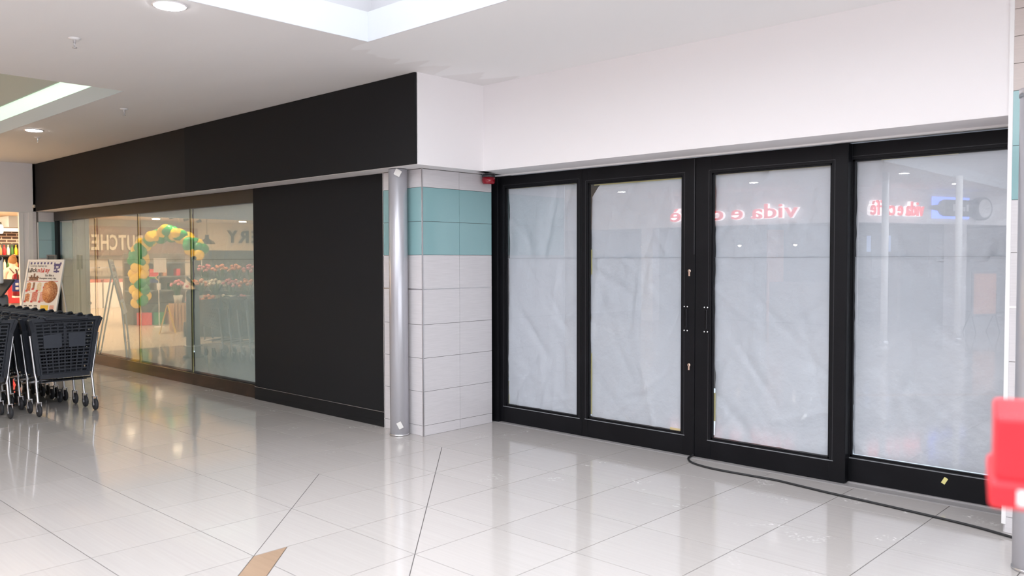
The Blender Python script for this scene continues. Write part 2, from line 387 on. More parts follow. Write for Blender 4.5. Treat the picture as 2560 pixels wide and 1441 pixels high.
for sc, pieces, (fx, fy) in cells:
    for m_, p in pieces:
        if m_ == 'brown_tile': continue
        if sc > 0 and cnt < 298:
            cnt += 1
            full = len(p) == 4 and abs(area(p)-.36) < 1e-4
            if full:
                o = obj('floor_tile', whole, floor); o.location = (fx, fy, 0)
            else:
                q = inset(p, .0022)
                if len(q) >= 3: MB().prism(q, -.012, 0).build('floor_tile' if m_ == 'floor' else 'inlay_tile', m_, floor)
        else:
            q = inset(p, .0022)
            if len(q) >= 3: rest.prism(q, -.012, 0)
for k in range(3):      # tan inlay strip running off at 45 degrees
    xa, ya = GX+1.2+1.2*k, GY-1.2-1.2*k
    MB().prism(inset([(xa, ya), (xa, ya+.2021), (xa+1.2, ya+.2021-1.2), (xa+1.2, ya-1.2)], .0022), -.012, 0).build('inlay_tile', 'brown_tile', floor)
tag(rest.build('floor_tiles', 'floor', floor), kind='stuff')
MB().box(XC-.3, XR+.1, 5.705, 5.80, -.02, .004).build('threshold_strip', 'threshold', floor)

# ------------------------------------------------------------------ ceiling with its two light wells
R1 = (-4.943, 2.2, -13.0, 3.714); R2 = (-14.2, -7.99, -3.0, 3.207)
xs = [-15.0, R2[0], R2[1], R1[0], R1[1], 9]; ys = [-16, R1[2], R2[2], R2[3], R1[3], 5.5]
cb = MB()
for a in range(len(xs)-1):
    for b in range(len(ys)-1):
        mx_, my_ = (xs[a]+xs[a+1])/2, (ys[b]+ys[b+1])/2
        if any(r[0] < mx_ < r[1] and r[2] < my_ < r[3] for r in (R1, R2)): continue
        cb.box(xs[a], xs[a+1], ys[b], ys[b+1], ZC, ZC+.06)
tag(cb.build('ceiling', 'ceiling'), 'off-white painted flat mall ceiling with patchy paint', 'ceiling', kind='structure')
def ring(b, r, z0, z1, t, out=0):
    x0, x1, y0, y1 = r[0]-out, r[1]+out, r[2]-out, r[3]+out
    b.box(x0-t, x0, y0-t, y1+t, z0, z1); b.box(x1, x1+t, y0-t, y1+t, z0, z1); b.box(x0, x1, y0-t, y0, z0, z1); b.box(x0, x1, y1, y1+t, z0, z1)
    return b
t1 = struct('trim_1', 'bright white stepped edge of the skylight well above', 'ceiling trim', (R1[0], R1[3], ZC))
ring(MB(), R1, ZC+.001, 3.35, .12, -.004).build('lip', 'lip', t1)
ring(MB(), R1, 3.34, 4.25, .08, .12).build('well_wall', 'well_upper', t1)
roof = MB(); n = 0
x = R1[0]-.15; vs_, fs_ = [], []
while x < R1[1]+.15:
    for k, dz in enumerate((0, .03, .03, 0)):
        vs_ += [(x+[0,.02,.06,.08][k], R1[2]-.15, 4.25+dz), (x+[0,.02,.06,.08][k], R1[3]+.15, 4.25+dz)]
    x += .12
for k in range(len(vs_)//2-1): fs_.append((2*k, 2*k+2, 2*k+3, 2*k+1))
roof.add(vs_, fs_)
tag(roof.build('window_4', 'skylight'), 'corrugated translucent skylight sheeting over the large ceiling well', 'skylight', kind='structure')
t2 = struct('trim_2', 'smaller ceiling light well with greenish glazed band at far left', 'ceiling trim', (R2[1], R2[3], ZC))
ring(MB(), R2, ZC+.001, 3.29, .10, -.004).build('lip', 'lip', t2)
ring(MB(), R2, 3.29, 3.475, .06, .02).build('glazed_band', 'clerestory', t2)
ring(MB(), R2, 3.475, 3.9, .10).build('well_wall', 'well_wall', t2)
MB().box(R2[0]-.1, R2[1]+.1, R2[2]-.1, R2[3]+.1, 3.9, 3.95).build('well_top', 'well_fill_glow', t2)  # unseen top made to glow, added to brighten the left side
MB().box(-10.3, -10.0, R2[2], R2[3]-1.0, 3.20, 3.42).build('beam', 'white_trim', t2)

# ------------------------------------------------------------------ walls and shopfront bulkheads
wl = MB().box(XW, XC, YF, 5.5, ZS, ZC).build('wall_back_left', 'white_wall')
tag(wl, 'white bulkhead over the left shopfront, its end face bare', 'bulkhead', kind='structure')
wr = MB().box(XC-.1, XR+.005, YB, 6.2, ZS, ZC).build('wall_back_right', 'white_wall')
tag(wr, 'white bulkhead above the four black glazed door panels', 'bulkhead', kind='structure')
MB().box(XC-.2, XR, 5.70, 5.735, ZS-.012, ZS).build('soffit_bead', 'white_trim', wr)
# front wall of the supermarket with its entrance
EY0, EY1, EZ = -5.0, 4.40, 2.345
wf = struct('wall_left', 'white bulkhead wall over the supermarket entrance', 'wall', (XW, 4.6, 0))
MB().box(XW-.25, XW, -16, YF+.02, EZ+.02, ZC+.9).build('bulkhead', 'white_wall', wf)
MB().box(XW-.25, XW, -16, EY0, 0, EZ+.02).build('wall_section', 'white_wall', wf)
MB().box(XW-.25, XW, YF-.045, 9.5, EZ+.02, ZC+.9).build('bulkhead', 'white_wall', wf)
MB().box(XW-.25, XW-.03, YF-.045, 9.5, 0, EZ+.02).build('wall_section', 'beige_tile', wf)
MB().lathe([(.001,.012),(.024,.012),(.027,.004),(.027,0)], (XW, 4.555, 2.45), 16, 'x').build('sensor_disc', 'store_wall', wf)
# outer walls that close the mall off behind the camera
tag(MB().box(9, 9.2, -16, 6.6, -.1, 4).build('wall_right', 'white_wall'), 'plain white end wall of the mall out of frame', 'wall', kind='structure')
tag(MB().box(-15.2, 9.2, -16.2, -16, -.1, 4).build('wall_front', 'white_wall'), 'plain white far wall of the mall behind camera', 'wall', kind='structure')
tag(MB().box(XR+.5, 9, 5.45, 5.65, 0, 4).build('wall_back', 'white_wall'), 'plain white wall running on beyond the right tiled pier', 'wall', kind='structure')
# dark room behind the papered shopfronts
shell = MB(); shell.box(-14.9, -1.2, 9.0, 9.1, 0, 3.2).box(-14.99, -14.9, 4.95, 9.1, 0, 3.2).box(-1.2, -1.1, 5.9, 9.1, 0, 3.2).box(-14.99, -1.1, 6.2, 9.1, 3.1, 3.2)
tag(shell.build('wall_shop_interior', 'shop_dark'), 'dark empty shop interior hidden behind the papered glass', 'wall', kind='structure')

# black fascia over left shopfront: two overlapping sheets
fa = thing('fascia_board', 'long matte black blank fascia board over the left shopfront', 'signboard', (-10.2, YF, ZS))
MB().bbox(XW+.02, -9.62, YF-.016, YF-.002, ZS+.004, ZC-.003, .002).build('panel', 'black_cloth_warm_lit', fa)
MB().bbox(-9.66, XC-.006, YF-.024, YF-.002, ZS+.004, ZC-.003, .002).build('panel', 'black_cloth', fa)

# ------------------------------------------------------------------ tiled piers
ZR = [0, .091, .394, .692, .989, 1.303, 1.606, 1.903, 2.203, ZS-.004]
def tile_face(parent, axis, c, u0_, u1_, z0, z1, m, out, t=.008, g=.0016):
    b = MB(); lo, hi = (c, c+out*t) if out > 0 else (c+out*t, c)
    if axis == 'y': b.box(u0_+g, u1_-g, lo, hi, z0+g, z1-g)
    else: b.box(lo, hi, u0_+g, u1_-g, z0+g, z1-g)
    return b.build('tile', m, parent)
def pier(name, label, x0, x1, y0, y1, ztop, fronts, sides, rows, side_out):
    p = struct(name, label, 'tiled pier', (x1, y0, 0))
    MB().box(x0, x1, y0, y1, 0, ztop).build('core', 'grout', p)
    for za, zb, m in rows:
        for a, b in fronts: tile_face(p, 'y', y0, a, b, za, zb, m, -1)
        for a, b in sides: tile_face(p, 'x', x1 if side_out > 0 else x0, a, b, za, zb, m, side_out)
    return p
rows = [(ZR[i], ZR[i+1], 'teal' if i in (6, 7) else 'beige_tile') for i in range(9)]
pm = pier('wall_pier_middle', 'beige and teal tiled pier between the two black shopfronts', -6.185, -5.638, 4.808, 5.665, ZS,
          [(-6.185, -5.628)], [(4.800, 5.245), (5.245, 5.664)], rows, 1)
MB().box(-5.634, -5.625, 4.796, 4.806, 0, ZS).build('corner_trim', 'trim_metal', pm)
MB().box(-6.185, -5.64, 4.7985, 4.803, 1.298, 1.307).build('joint_strip', 'trim_metal', pm)
MB().box(-5.636, -5.6285, 4.80, 5.664, 1.300, 1.305).build('joint_strip', 'trim_metal', pm)
rows2 = [(ZR[i], ZR[i+1], 'teal' if i == 6 else 'beige_tile') for i in range(7)] + [(1.903, 2.194, 'teal'), (2.194, 2.5, 'teal'), (2.5, 2.651, 'beige_upper'), (2.651, 2.802, 'beige_upper'), (2.802, 2.953, 'beige_upper'), (2.953, ZC, 'beige_upper')]
rows2[6] = (1.595, 1.891, 'beige_tile'); rows2[5] = (1.289, 1.595, 'beige_tile'); rows2[4] = (.979, 1.289, 'beige_tile'); rows2[3] = (.692, .979, 'beige_tile')
rows2[7] = (1.891, 2.194, 'teal')
pr = pier('wall_pier_right', 'beige and teal tiled pier at right edge of the doors', XR+.008, XR+.6, YR+.008, 6.2, ZC, [(XR+.008, XR+.6)], [], rows2, -1)
MB().box(XR-.006, XR+.016, YR-.004, YR+.02, .05, ZC).build('corner_trim', 'white_trim', pr)
MB().box(XR+.008, XR+.6, YR-.003, YR+.004, 1.283, 1.293).build('joint_strip', 'white_trim', pr)
MB().box(XR-.002, XR+.008, YR+.02, 6.2, 0, ZC).build('side_cladding', 'beige_tile', pr)
pl = struct('wall_pier_left', 'dark teal tiled pier beside the supermarket entrance', 'tiled pier', (XW, 4.6, 0))
MB().box(XW-.03, XW, YF+.0, 4.86, 0, ZS).build('core', 'grout', pl)
for za, zb, m in rows: tile_face(pl, 'x', XW, 4.612, 4.866, za, zb, m, 1)
MB().box(XW-.01, XW+.014, 4.594, 4.610, 0, 2.19).build('corner_trim', 'white_trim', pl)
MB().box(XW-.05, XW-.01, 4.535, 4.594, 0, ZS).build('jamb_panel', 'beige_tile', pl)

# silver pipes standing in front of the piers
def pipe(name, x, y, r, ztop, label):
    t = thing(name, label, 'pipe', (x, y, 0), group=None)
    MB().lathe([(r-.004,0),(r,.004),(r,ztop-.004),(r-.004,ztop)], (x,y,0), 40).build('shaft', 'pipe', t)
    MB().lathe([(r+.004,0),(r+.004,.012),(r+.0005,.016)], (x,y,0), 40).build('foot_ring', 'chrome', t)
    return t
p1 = pipe('steel_pipe', -5.845, 4.705, .083, ZS-.004, 'tall silver pipe in front of the middle tiled pier')
b = MB()
for k in range(5):
    a = -1.2+.14*k; b.box(0,0,0,0,0,0) if False else None
tp = MB().box(-.03, .03, -.002, .002, -.028, .028); tp.xf(Matrix.Translation((-5.775, 4.648, 2.325)) @ Matrix.Rotation(.5, 4, 'Z') @ Matrix.Rotation(.5, 4, 'Y')); tp.build('tape_scrap', 'tape_clear', p1)
tp = MB().box(-.022, .022, -.002, .002, -.03, .03); tp.xf(Matrix.Translation((-5.772, 4.652, .10)) @ Matrix.Rotation(.6, 4, 'Z') @ Matrix.Rotation(-.5, 4, 'Y')); tp.build('tape_scrap', 'tape_clear', p1)
p2 = pipe('steel_pipe', -.957, 4.80, .09, 2.385, 'tall silver pipe at the right edge of the photo')
MB().lathe([(.094,2.36),(.094,2.40),(.08,2.405)], (-.957,4.80,0), 40).build('top_cap', 'chrome', p2)

# ------------------------------------------------------------------ papered glass panels
def film(parent, x0, x1, z0, z1, y, seed, cutcorner=0, amp=1.0, ncre=16, name='film_sheet'):
    rnd = random.Random(seed); nx = max(12, int((x1-x0)/.022)); nz = max(10, int((z1-z0)/.024))
    cr = []
    for k in range(ncre):
        cxp, czp = rnd.uniform(x0, x1), z0+(z1-z0)*rnd.random()**1.25; a = rnd.choice((rnd.gauss(.9, .35), rnd.gauss(1.45, .2), rnd.gauss(-.9, .3)))
        cr.append((cxp, czp, math.cos(a), math.sin(a), rnd.uniform(.12, .5), rnd.uniform(.012, .035), rnd.uniform(-.006, .007)))
    def dy(x, z):
        d = .007*noise.noise(Vector((x*1.6, seed*3.1, z*1.1)))+.0022*noise.noise(Vector((x*9, seed, z*5)))
        for cxp, czp, ca, sa, ln, wd, am in cr:
            u = (x-cxp)*ca+(z-czp)*sa; v = -(x-cxp)*sa+(z-czp)*ca
            if abs(u) < ln*1.6 and abs(v) < wd*3: d += am*math.exp(-(u/ln)**2-(v/wd)**2)
        return d*amp*1.9
    vs, fs = [], []
    for i in range(nx+1):
        for j in range(nz+1):
            x = x0+(x1-x0)*i/nx; z = z0+(z1-z0)*j/nz
            if i == 0: x += .006*noise.noise(Vector((z*9, seed, 1)))
            if i == nx: x += .006*noise.noise(Vector((z*9, seed, 5)))
            if cutcorner:
                lim = z1-cutcorner+(x-x0)*1.25
                if z > lim: z = lim+.0005*j
            vs.append((x, y+dy(x, z), z))
    for i in range(nx):
        for j in range(nz):
            q = i*(nz+1)+j; fs.append((q, q+nz+1, q+nz+2, q+1))
    b = MB().add(vs, fs, True); return b.build(name, 'film', parent)
def tape(parent, pts):
    for x0, x1, z0, z1, y in pts: MB().box(x0, x1, y, y+.0015, z0, z1).build('tape_strip', 'tape', parent)
def panel(name, label, cat, x0, x1, gx0, gx1, gz0, gz1, y, seed, thick=.05, corner=0, bottom=.006, lap=True):
    d = struct(name, label, cat, ((x0+x1)/2, y, 0))
    z1 = ZS-.012
    MB().bbox(x0, gx0, y, y+thick, bottom, z1, .003).build('stile', 'black_door', d)
    MB().bbox(gx1, x1, y, y+thick, bottom, z1, .003).build('stile', 'black_door', d)
    MB().bbox(gx0-.001, gx1+.001, y+.0015, y+thick-.001, gz1, z1, .003).build('top_rail', 'black_door', d)
    MB().bbox(gx0-.001, gx1+.001, y+.0015, y+thick-.001, bottom, gz0, .003).build('bottom_rail', 'black_door', d)
    e = .012; b = MB()                     # stepped glazing bead
    b.box(gx0, gx0+e, y+.010, y+.03, gz0, gz1).box(gx1-e, gx1, y+.010, y+.03, gz0, gz1).box(gx0, gx1, y+.010, y+.03, gz1-e, gz1).box(gx0, gx1, y+.010, y+.03, gz0, gz0+e)
    b.build('glazing_bead', 'black_door', d)
    b = MB().box(gx0-.03, gx1+.03, y-.0012, y+.002, gz0-.012, gz0-.006)
    b.build('bead_highlight', 'grey', d)  # lighter grey strip painted in as the highlight of the bottom bead
    g_ = .022; b = MB()
    b.box(gx0-g_-.003, gx0-g_, y-.001, y+.002, gz0-.01, gz1+g_).box(gx1+g_, gx1+g_+.003, y-.001, y+.002, gz0-.01, gz1+g_).box(gx0-g_-.003, gx1+g_+.003, y-.001, y+.002, gz1+g_, gz1+g_+.003)
    b.build('bead_groove', 'dark_grey', d)
    MB().box(gx0+.012, gx1-.012, y+.0275, y+.0285, 1.5745, 1.5765).build('film_seam', 'seam', d)
    MB().box(gx0+.004, gx1-.004, y+.020, y+.026, gz0+.004, gz1-.004).build('glass_pane', 'glass', d)
    film(d, gx0+.006, gx1-.008, gz0+.012, 1.575, y+.046, seed, ncre=44)
    film(d, gx0+.006, gx1-.010, 1.545, gz1-.012, y+.056, seed+50, cutcorner=corner, ncre=22)
    return d
w1 = panel('window_1', 'fixed black-framed glass panel papered white beside the tiled pier', 'glazed panel', -5.60, -4.600, -5.537, -4.655, .165, 2.248, YD, 1)
MB().bbox(-5.72, -5.60, YD-.035, YD+.06, 0, ZS-.012, .003).build('jamb', 'black_door', w1)
for xx in (-5.665, -5.615): MB().lathe([(.005,0),(.004,-.003)], (xx, YD-.035 if xx < -5.64 else YD, 2.30), 10, 'y').build('screw', 'screw', w1)
d1 = panel('door_1', 'left black sliding door leaf, film torn off its top left corner', 'door', -4.598, -3.470, -4.538, -3.588, .170, 2.225, YD, 2, corner=.12)
d2 = panel('door_2', 'right black sliding door leaf with flush pull on its left stile', 'door', -3.466, -2.283, -3.325, -2.392, .160, 2.225, YD, 3)
w2 = panel('window_2', 'rightmost black-framed papered glass panel, set back behind the doors', 'glazed panel', -2.40, -1.235, -2.275, -1.300, .185, 2.245, YD+.07, 4)
MB().bbox(-2.284, -2.278, YD+.002, YD+.10, .01, ZS-.012, .001).build('edge_strip', 'black_door', w2)
MB().box(-2.30, -1.235, YD+.05, YD+.12, 0, .012).build('bottom_track', 'threshold', w2)
tape(d1, [(-4.50, -3.60, 2.205, 2.222, YD+.0445), (-4.535, -4.522, .20, 1.65, YD+.0445), (-3.72, -3.60, .172, .196, YD+.0445), (-3.603, -3.592, .19, .36, YD+.0445)])
tape(w1, [(-5.5, -4.67, 2.236, 2.246, YD+.0445), (-5.535, -5.527, .18, .40, YD+.0445)])
tape(d2, [(-3.30, -2.42, 2.213, 2.222, YD+.0445), (-3.322, -3.308, .30, .52, YD+.0445)])
tape(w2, [(-2.10, -1.62, 2.232, 2.243, YD+.1145)])
b = MB().box(-.012, .012, -.001, .001, -.022, .022); b.xf(Matrix.Translation((-1.66, YD+.068, .125)) @ Matrix.Rotation(.5, 4, 'Y')); b.build('paper_scrap', 'tape', w2)
for d, xx in ((d1, -3.548), (d2, -3.368)):       # recessed flush pulls
    pu = MB(); pu.bbox(xx-.021, xx+.021, YD-.003, YD+.002, .985, 1.20, .0015).build('flush_pull', 'black_door', d)
    s_ = d.children[-1]
    MB().box(xx-.011, xx+.004, YD-.0036, YD-.0028, 1.025, 1.165).build('recess', 'black_gloss', s_)
    MB().box(xx+.004, xx+.008, YD-.009, YD-.003, 1.022, 1.168).build('grip_edge', 'dark_grey', s_)
    for sx in (-1, 1):
        for zz in (.998, 1.188): MB().lathe([(.006,0),(.006,-.002),(.003,-.004)], (xx+.014*sx, YD-.003, zz), 12, 'y').build('screw', 'screw', s_)
for zz in (1.46, .716):
    b = MB().lathe([(.013,0),(.013,-.004),(.010,-.006)], (-3.518, YD, zz+.010), 16, 'y').bbox(-3.525, -3.511, YD-.006, YD, zz-.030, zz+.010, .002)
    k_ = b.build('lock_cylinder', 'brass', d1)
    MB().box(-3.5195, -3.5165, YD-.0066, YD-.0058, zz+.002, zz+.018).build('key_slot', 'dark_letter', k_)
MB().box(-3.475, -3.461, YD+.012, YD+.03, .006, ZS-.012).build('meeting_seal', 'rubber', d1)
MB().box(-3.478, -3.4735, YD-.003, YD, 1.60, ZS-.02).build('edge_strip', 'dark_grey', d1)

# ------------------------------------------------------------------ left shopfront window
w3 = struct('window_3', 'wide frameless shop window reflecting the supermarket, film hung inside', 'shop window', (-11.7, YG, 0))
MB().bbox(-14.86, -8.55, YG-.03, YG+.08, .0, .148, .003).build('plinth', 'brown_gloss', w3)
MB().bbox(-14.98, -8.55, YG-.03, YG+.08, 2.215, ZS-.002, .003).build('header', 'brown_header', w3)
MB().bbox(-14.985, -14.85, YG-.02, YG+.08, 0, 2.216, .003).build('jamb', 'black_door', w3)
gxs = [-14.85, -13.33, -11.765, -10.188, -8.56]
for i in range(4):
    MB().box(gxs[i]+.004, gxs[i+1]-.004, YG, YG+.008, .150, 2.214).build('glass_pane', 'glass_left', w3)
    if i: MB().box(gxs[i]-.006, gxs[i]+.006, YG-.001, YG+.010, .150, 2.214).build('silicone_joint', 'joint', w3)
    if i: MB().box(gxs[i]-.022, gxs[i]+.022, YG+.0105, YG+.012, .150, 2.214).build('tape_strip', 'tape', w3)
    MB().box(gxs[i]+.02, gxs[i+1]-.02, YG+.0095, YG+.0105, 1.574, 1.5785).build('film_seam', 'seam', w3)
    film(w3, gxs[i]+.02, gxs[i+1]-.02, .17, 1.585, YG+.03, 20+i, ncre=22 if i > 1 else 10)
    film(w3, gxs[i]+.02, gxs[i+1]-.02, 1.55, 2.21, YG+.042, 30+i, ncre=8)
# black blank panel right of the window
bp = thing('hoarding_panel', 'large blank matte black hoarding panel with black skirting', 'panel', (-7.37, 4.82, 0))
MB().bbox(-8.556, -6.19, 4.822, 4.90, .14, ZS-.003, .003).build('board', 'black_cloth', bp)
MB().bbox(-8.556, -6.19, 4.812, 4.90, .0, .142, .004).build('skirting', 'black_gloss', bp)
MB().box(-8.55, -6.195, 4.8115, 4.816, .140, .1445).build('skirting_edge', 'trim_metal', bp)
MB().box(-6.188, -6.176, 4.80, 4.90, 0, ZS-.003).build('edge_strip', 'white_trim', bp)

# ------------------------------------------------------------------ ceiling fittings
def downlight(x, y, label):
    t = thing('downlight', label, 'downlight', (x, y, ZC), group='recessed ceiling downlights')
    MB().lathe([(.105,0),(.105,-.006),(.088,-.010),(.088,-.004)], (x,y,ZC), 32).build('rim', 'white_trim', t)
    MB().lathe([(.086,-.0115),(.05,-.014),(.001,-.0145)], (x,y,ZC), 32).build('diffuser', 'lamp', t)
downlight(-5.11, 2.335, 'round lit downlight at the top edge, beside the large skylight well')
downlight(-11.12, 3.394, 'round lit downlight at far left, near the smaller light well')
for k, (x, y) in enumerate([(-5.35, -4.4), (-5.30, -7.4), (-8.2, -4.3), (-11.5, -4.3)]):
    downlight(x, y, ['round downlight reflected in the rightmost pane, left of two', 'round downlight reflected in the rightmost pane, right of two', 'round downlight over the corridor reflected in the left sliding door', 'round downlight far along the corridor opposite the hoarding'][k])
for x, y, lb in ((-6.4, .9, 'added round fill downlight overhead just left of the skylight well'), (-6.4, -1.6, 'added round fill downlight overhead further along the skylight well'), (-7.2, 3.95, None)):  # unseen downlights added to lift the floor and ceiling at left
    if lb: downlight(x, y, lb)
w7 = struct('window_added_light', 'added glowing entrance glazing at the unseen right end, for fill light', 'window', (8.95, -3, 0))  # unseen glazing added to throw light on ceiling and side faces
for k in range(7):
    MB().box(8.96, 8.98, -10+2*k+.05, -8+2*k-.05, .1, 2.95).build('glass_pane', 'added_daylight', w7)
    MB().box(8.9, 9.0, -10+2*k-.05, -10+2*k+.05, 0, 3.0).build('mullion', 'trim_metal', w7)
def sprinkler(x, y, label):
    t = thing('sprinkler', label, 'sprinkler', (x, y, ZC), group='ceiling sprinklers')
    MB().lathe([(.040,0),(.040,-.004),(.022,-.012),(.014,-.014)], (x,y,ZC), 20).build('escutcheon', 'white_trim', t)
    MB().tube([(x,y,ZC-.01),(x,y,ZC-.035)], .010, 10).build('body', 'chrome', t)
    b = MB().tube([(x-.010,y,ZC-.033),(x-.014,y,ZC-.050),(x-.003,y,ZC-.066)], .003, 6).tube([(x+.010,y,ZC-.033),(x+.014,y,ZC-.050),(x+.003,y,ZC-.066)], .003, 6)
    b.build('frame_arms', 'chrome', t)
    MB().lathe([(.017,-.066),(.017,-.069),(.004,-.071)], (x,y,ZC), 12).build('deflector', 'chrome', t)
sprinkler(-6.347, 2.21, 'ceiling sprinkler nearest the camera at top left')
sprinkler(-8.914, 3.573, 'ceiling sprinkler above the black fascia, middle of three')
sprinkler(-11.73, 3.62, 'ceiling sprinkler just below the far left downlight')
# red beacon under the soffit
bc = thing('alarm_beacon', 'small dark red alarm beacon under the soffit by the door jamb', 'alarm beacon', (-5.56, 5.555, ZS))
MB().lathe([(.062,0),(.062,-.03),(.058,-.034)], (-5.56,5.555,ZS-.001), 28).build('base', 'dark_grey', bc)
MB().lathe([(.060,-.032),(.062,-.06),(.060,-.082),(.052,-.094),(.02,-.097)], (-5.56,5.555,ZS-.001), 28).build('lens', 'red_dark', bc)

# ------------------------------------------------------------------ cable on the floor
pts = [(-3.468, 5.735, .02), (-3.475, 5.70, .010), (-3.455, 5.64, .0085), (-3.38, 5.56, .0085), (-3.26, 5.51, .0085), (-3.10, 5.49, .0085), (-2.83, 5.50, .0085), (-2.66, 5.505, .0085), (-2.49, 5.48, .0085), (-2.23, 5.44, .0085), (-1.85, 5.40, .0085), (-1.4, 5.335, .0085), (-1.17, 5.27, .0085), (-.9, 5.18, .0085), (-.4, 5.1, .0085)]
sm = []
for i in range(len(pts)-1):
    P = [Vector(pts[max(i-1,0)]), Vector(pts[i]), Vector(pts[i+1]), Vector(pts[min(i+2,len(pts)-1)])]
    for k in range(6):
        t = k/6; sm.append(.5*((2*P[1])+(P[2]-P[0])*t+(2*P[0]-5*P[1]+4*P[2]-P[3])*t*t+(-P[0]+3*P[1]-3*P[2]+P[3])*t**3))
sm.append(Vector(pts[-1]))
tag(MB().tube(sm, .008, 8).build('power_cable', 'rubber'), 'black cable running from between the doors across the floor', 'cable')

# ------------------------------------------------------------------ red collection box close to the camera
rb = thing('collection_box', 'bright red box with white label, blurred at right edge', 'box', (-.1525, 1.226, 0), rz=CAM_YAW-.5)
def rlx(b): return b
bx = MB().bbox(-.135, .135, -.075, .075, 1.292, 1.373, .006); bx.build('body', 'red', rb, local=True)
MB().bbox(-.141, .141, -.081, .081, 1.262, 1.296, .006).build('base', 'red', rb, local=True)
MB().bbox(-.112, .10, -.0828, -.0808, 1.269, 1.287, .0002).build('label', 'paper', rb, local=True)
MB().tube([(0,0,.02),(0,0,1.27)], .022, 14).build('post', 'chrome', rb, local=True)
MB().lathe([(.16,0),(.16,.012),(.05,.022),(.024,.03)], (0,0,0), 28).build('foot', 'dark_grey', rb, local=True)

# ------------------------------------------------------------------ shopping trolleys
def bar(b, p, q, wy, wz):
    p, q = Vector(p), Vector(q); d = (q-p).normalized(); up = Vector((0,0,1)) if abs(d.z) < .8 else Vector((1,0,0))
    e1 = d.cross(up).normalized()*wy/2; e2 = d.cross(e1.normalized())*wz/2
    b.add([p-e1-e2, p+e1-e2, p+e1+e2, p-e1+e2, q-e1-e2, q+e1-e2, q+e1+e2, q-e1+e2], [(0,3,2,1),(4,5,6,7),(0,1,5,4),(1,2,6,5),(2,3,7,6),(3,0,4,7)])
def make_trolley():
    t = thing('shopping_trolley', 'x', 'trolley')
    # rear outline of basket: half width by height
    def hw(z): return .235+(z-.40)*.075/.60
    def grid(b, f, nu, nv, wu, wv):      # f(u,v) -> point; bars both ways
        for i in range(nu+1):
            for j in range(nv): bar(b, f(i/nu, j/nv), f(i/nu, (j+1)/nv), wu, .008)
        for j in range(nv+1):
            for i in range(nu): bar(b, f(i/nu, j/nv), f((i+1)/nu, j/nv), .008, wv)
    # rear flap
    xf_ = lambda z: -.012-(1.0-z)*.05
    f = lambda u, v: Vector((xf_(.43+.53*v), (2*u-1)*(hw(.43+.53*v)-.025), .43+.53*v))
    b = MB()
    for i in range(9): bar(b, f(i/8, 0), f(i/8, 1), .012, .010)
    for j in range(16): bar(b, f(0, j/15), f(1, j/15), .008, .013)
    bar(b, f(.5, .62), f(.5, 1), .03, .014)
    fl = b.build('rear_flap', 'trolley', t, local=True)
    for u0_, u1_ in ((.12, .44), (.56, .86)):
        q = MB(); z0, z1 = .70, .85
        y0, y1 = (2*u0_-1)*.27, (2*u1_-1)*.27; xx = -.012
        q.add([(xx,y0+.005,z0),(xx,y1,z0),(xx,y1,z1 if u0_ > .3 else z1),(xx,y0,z1-.014 if u0_ < .3 else z1),(xx-.012,y0+.005,z0),(xx-.012,y1,z0),(xx-.012,y1,z1),(xx-.012,y0,z1-.014 if u0_ < .3 else z1)],
              [(0,1,2,3),(7,6,5,4),(0,4,5,1),(1,5,6,2),(2,6,7,3),(3,7,4,0)])
        q.build('label_plate', 'trolley_plate', fl, local=True)
    MB().lathe([(.014,.004),(.014,-.006),(.008,.008)], (-.004,0,.915), 12, 'x').build('stud', 'trolley_plate', fl, local=True)
    # rear frame around flap
    b = MB()
    for s_ in (-1, 1):
        bar(b, (-.01, s_*(hw(1.0)+.004), 1.0), (-.045, s_*(hw(.42)), .42), .040, .045)
        bar(b, (.02, s_*(hw(1.0)+.03), 1.005), (-.02, s_*(hw(.88)+.002), .86), .03, .04)
    bar(b, (-.043, -hw(.41), .405), (-.043, hw(.41), .405), .05, .05)
    bar(b, (-.005, -hw(1.0)-.03, 1.0), (-.005, hw(1.0)+.03, 1.0), .045, .038)
    b.build('rear_frame', 'trolley', t, local=True)
    # sides, front, bottom of basket
    L_ = .92
    def side(s_): return lambda u, v: Vector((-.02-u*L_, s_*((hw(.42+.56*v)-.01)*(1-u)+(.17+.05*v)*u), (.42+.56*v)*(1-u)+(.56+.36*v)*u))
    b = MB()
    for s_ in (-1, 1):
        f = side(s_)
        for i in range(13): bar(b, f(i/12, 0), f(i/12, 1), .008, .034)
        for j in range(9): bar(b, f(0, j/8), f(1, j/8), .008, .046)
        bar(b, f(0, 1), f(1, 1), .03, .03)
    fr = lambda u, v: Vector((-.02-L_, (2*u-1)*(.17+.05*v), .56+.36*v))
    for i in range(7): bar(b, fr(i/6, 0), fr(i/6, 1), .012, .01)
    for j in range(8): bar(b, fr(0, j/7), fr(1, j/7), .01, .012)
    for j in range(9): bar(b, side(-1)(j/8, 0), side(1)(j/8, 0), .03, .01)
    b.build('basket', 'trolley', t, local=True)
    # handle and its brackets
    MB().tube([(.045,-.20,1.008),(.045,.20,1.008)], .017, 12).build('handle', 'trolley', t, local=True)
    for s_ in (-1, 1):
        b = MB().tube([(.0,s_*.255,.99),(.005,s_*.26,1.015),(.02,s_*.245,1.035),(.04,s_*.215,1.035),(.05,s_*.185,1.02),(.04,s_*.17,1.0)], .014, 8)
        b.build('handle_bracket', 'trolley', t, local=True)
    # chrome rear legs, lower frame, castors
    for s_ in (-1, 1):
        MB().tube([(-.03,s_*.322,.84),(-.055,s_*.276,.44),(-.052,s_*.265,.38),(-.045,s_*.268,.33),(.0,s_*.268,.135)], .0125, 10).build('leg', 'chrome', t, local=True)
    b = MB().tube([(-.045,-.262,.36),(-.75,-.19,.26),(-.88,-.15,.25),(-.88,.15,.25),(-.75,.19,.26),(-.045,.262,.36)], .0125, 8)
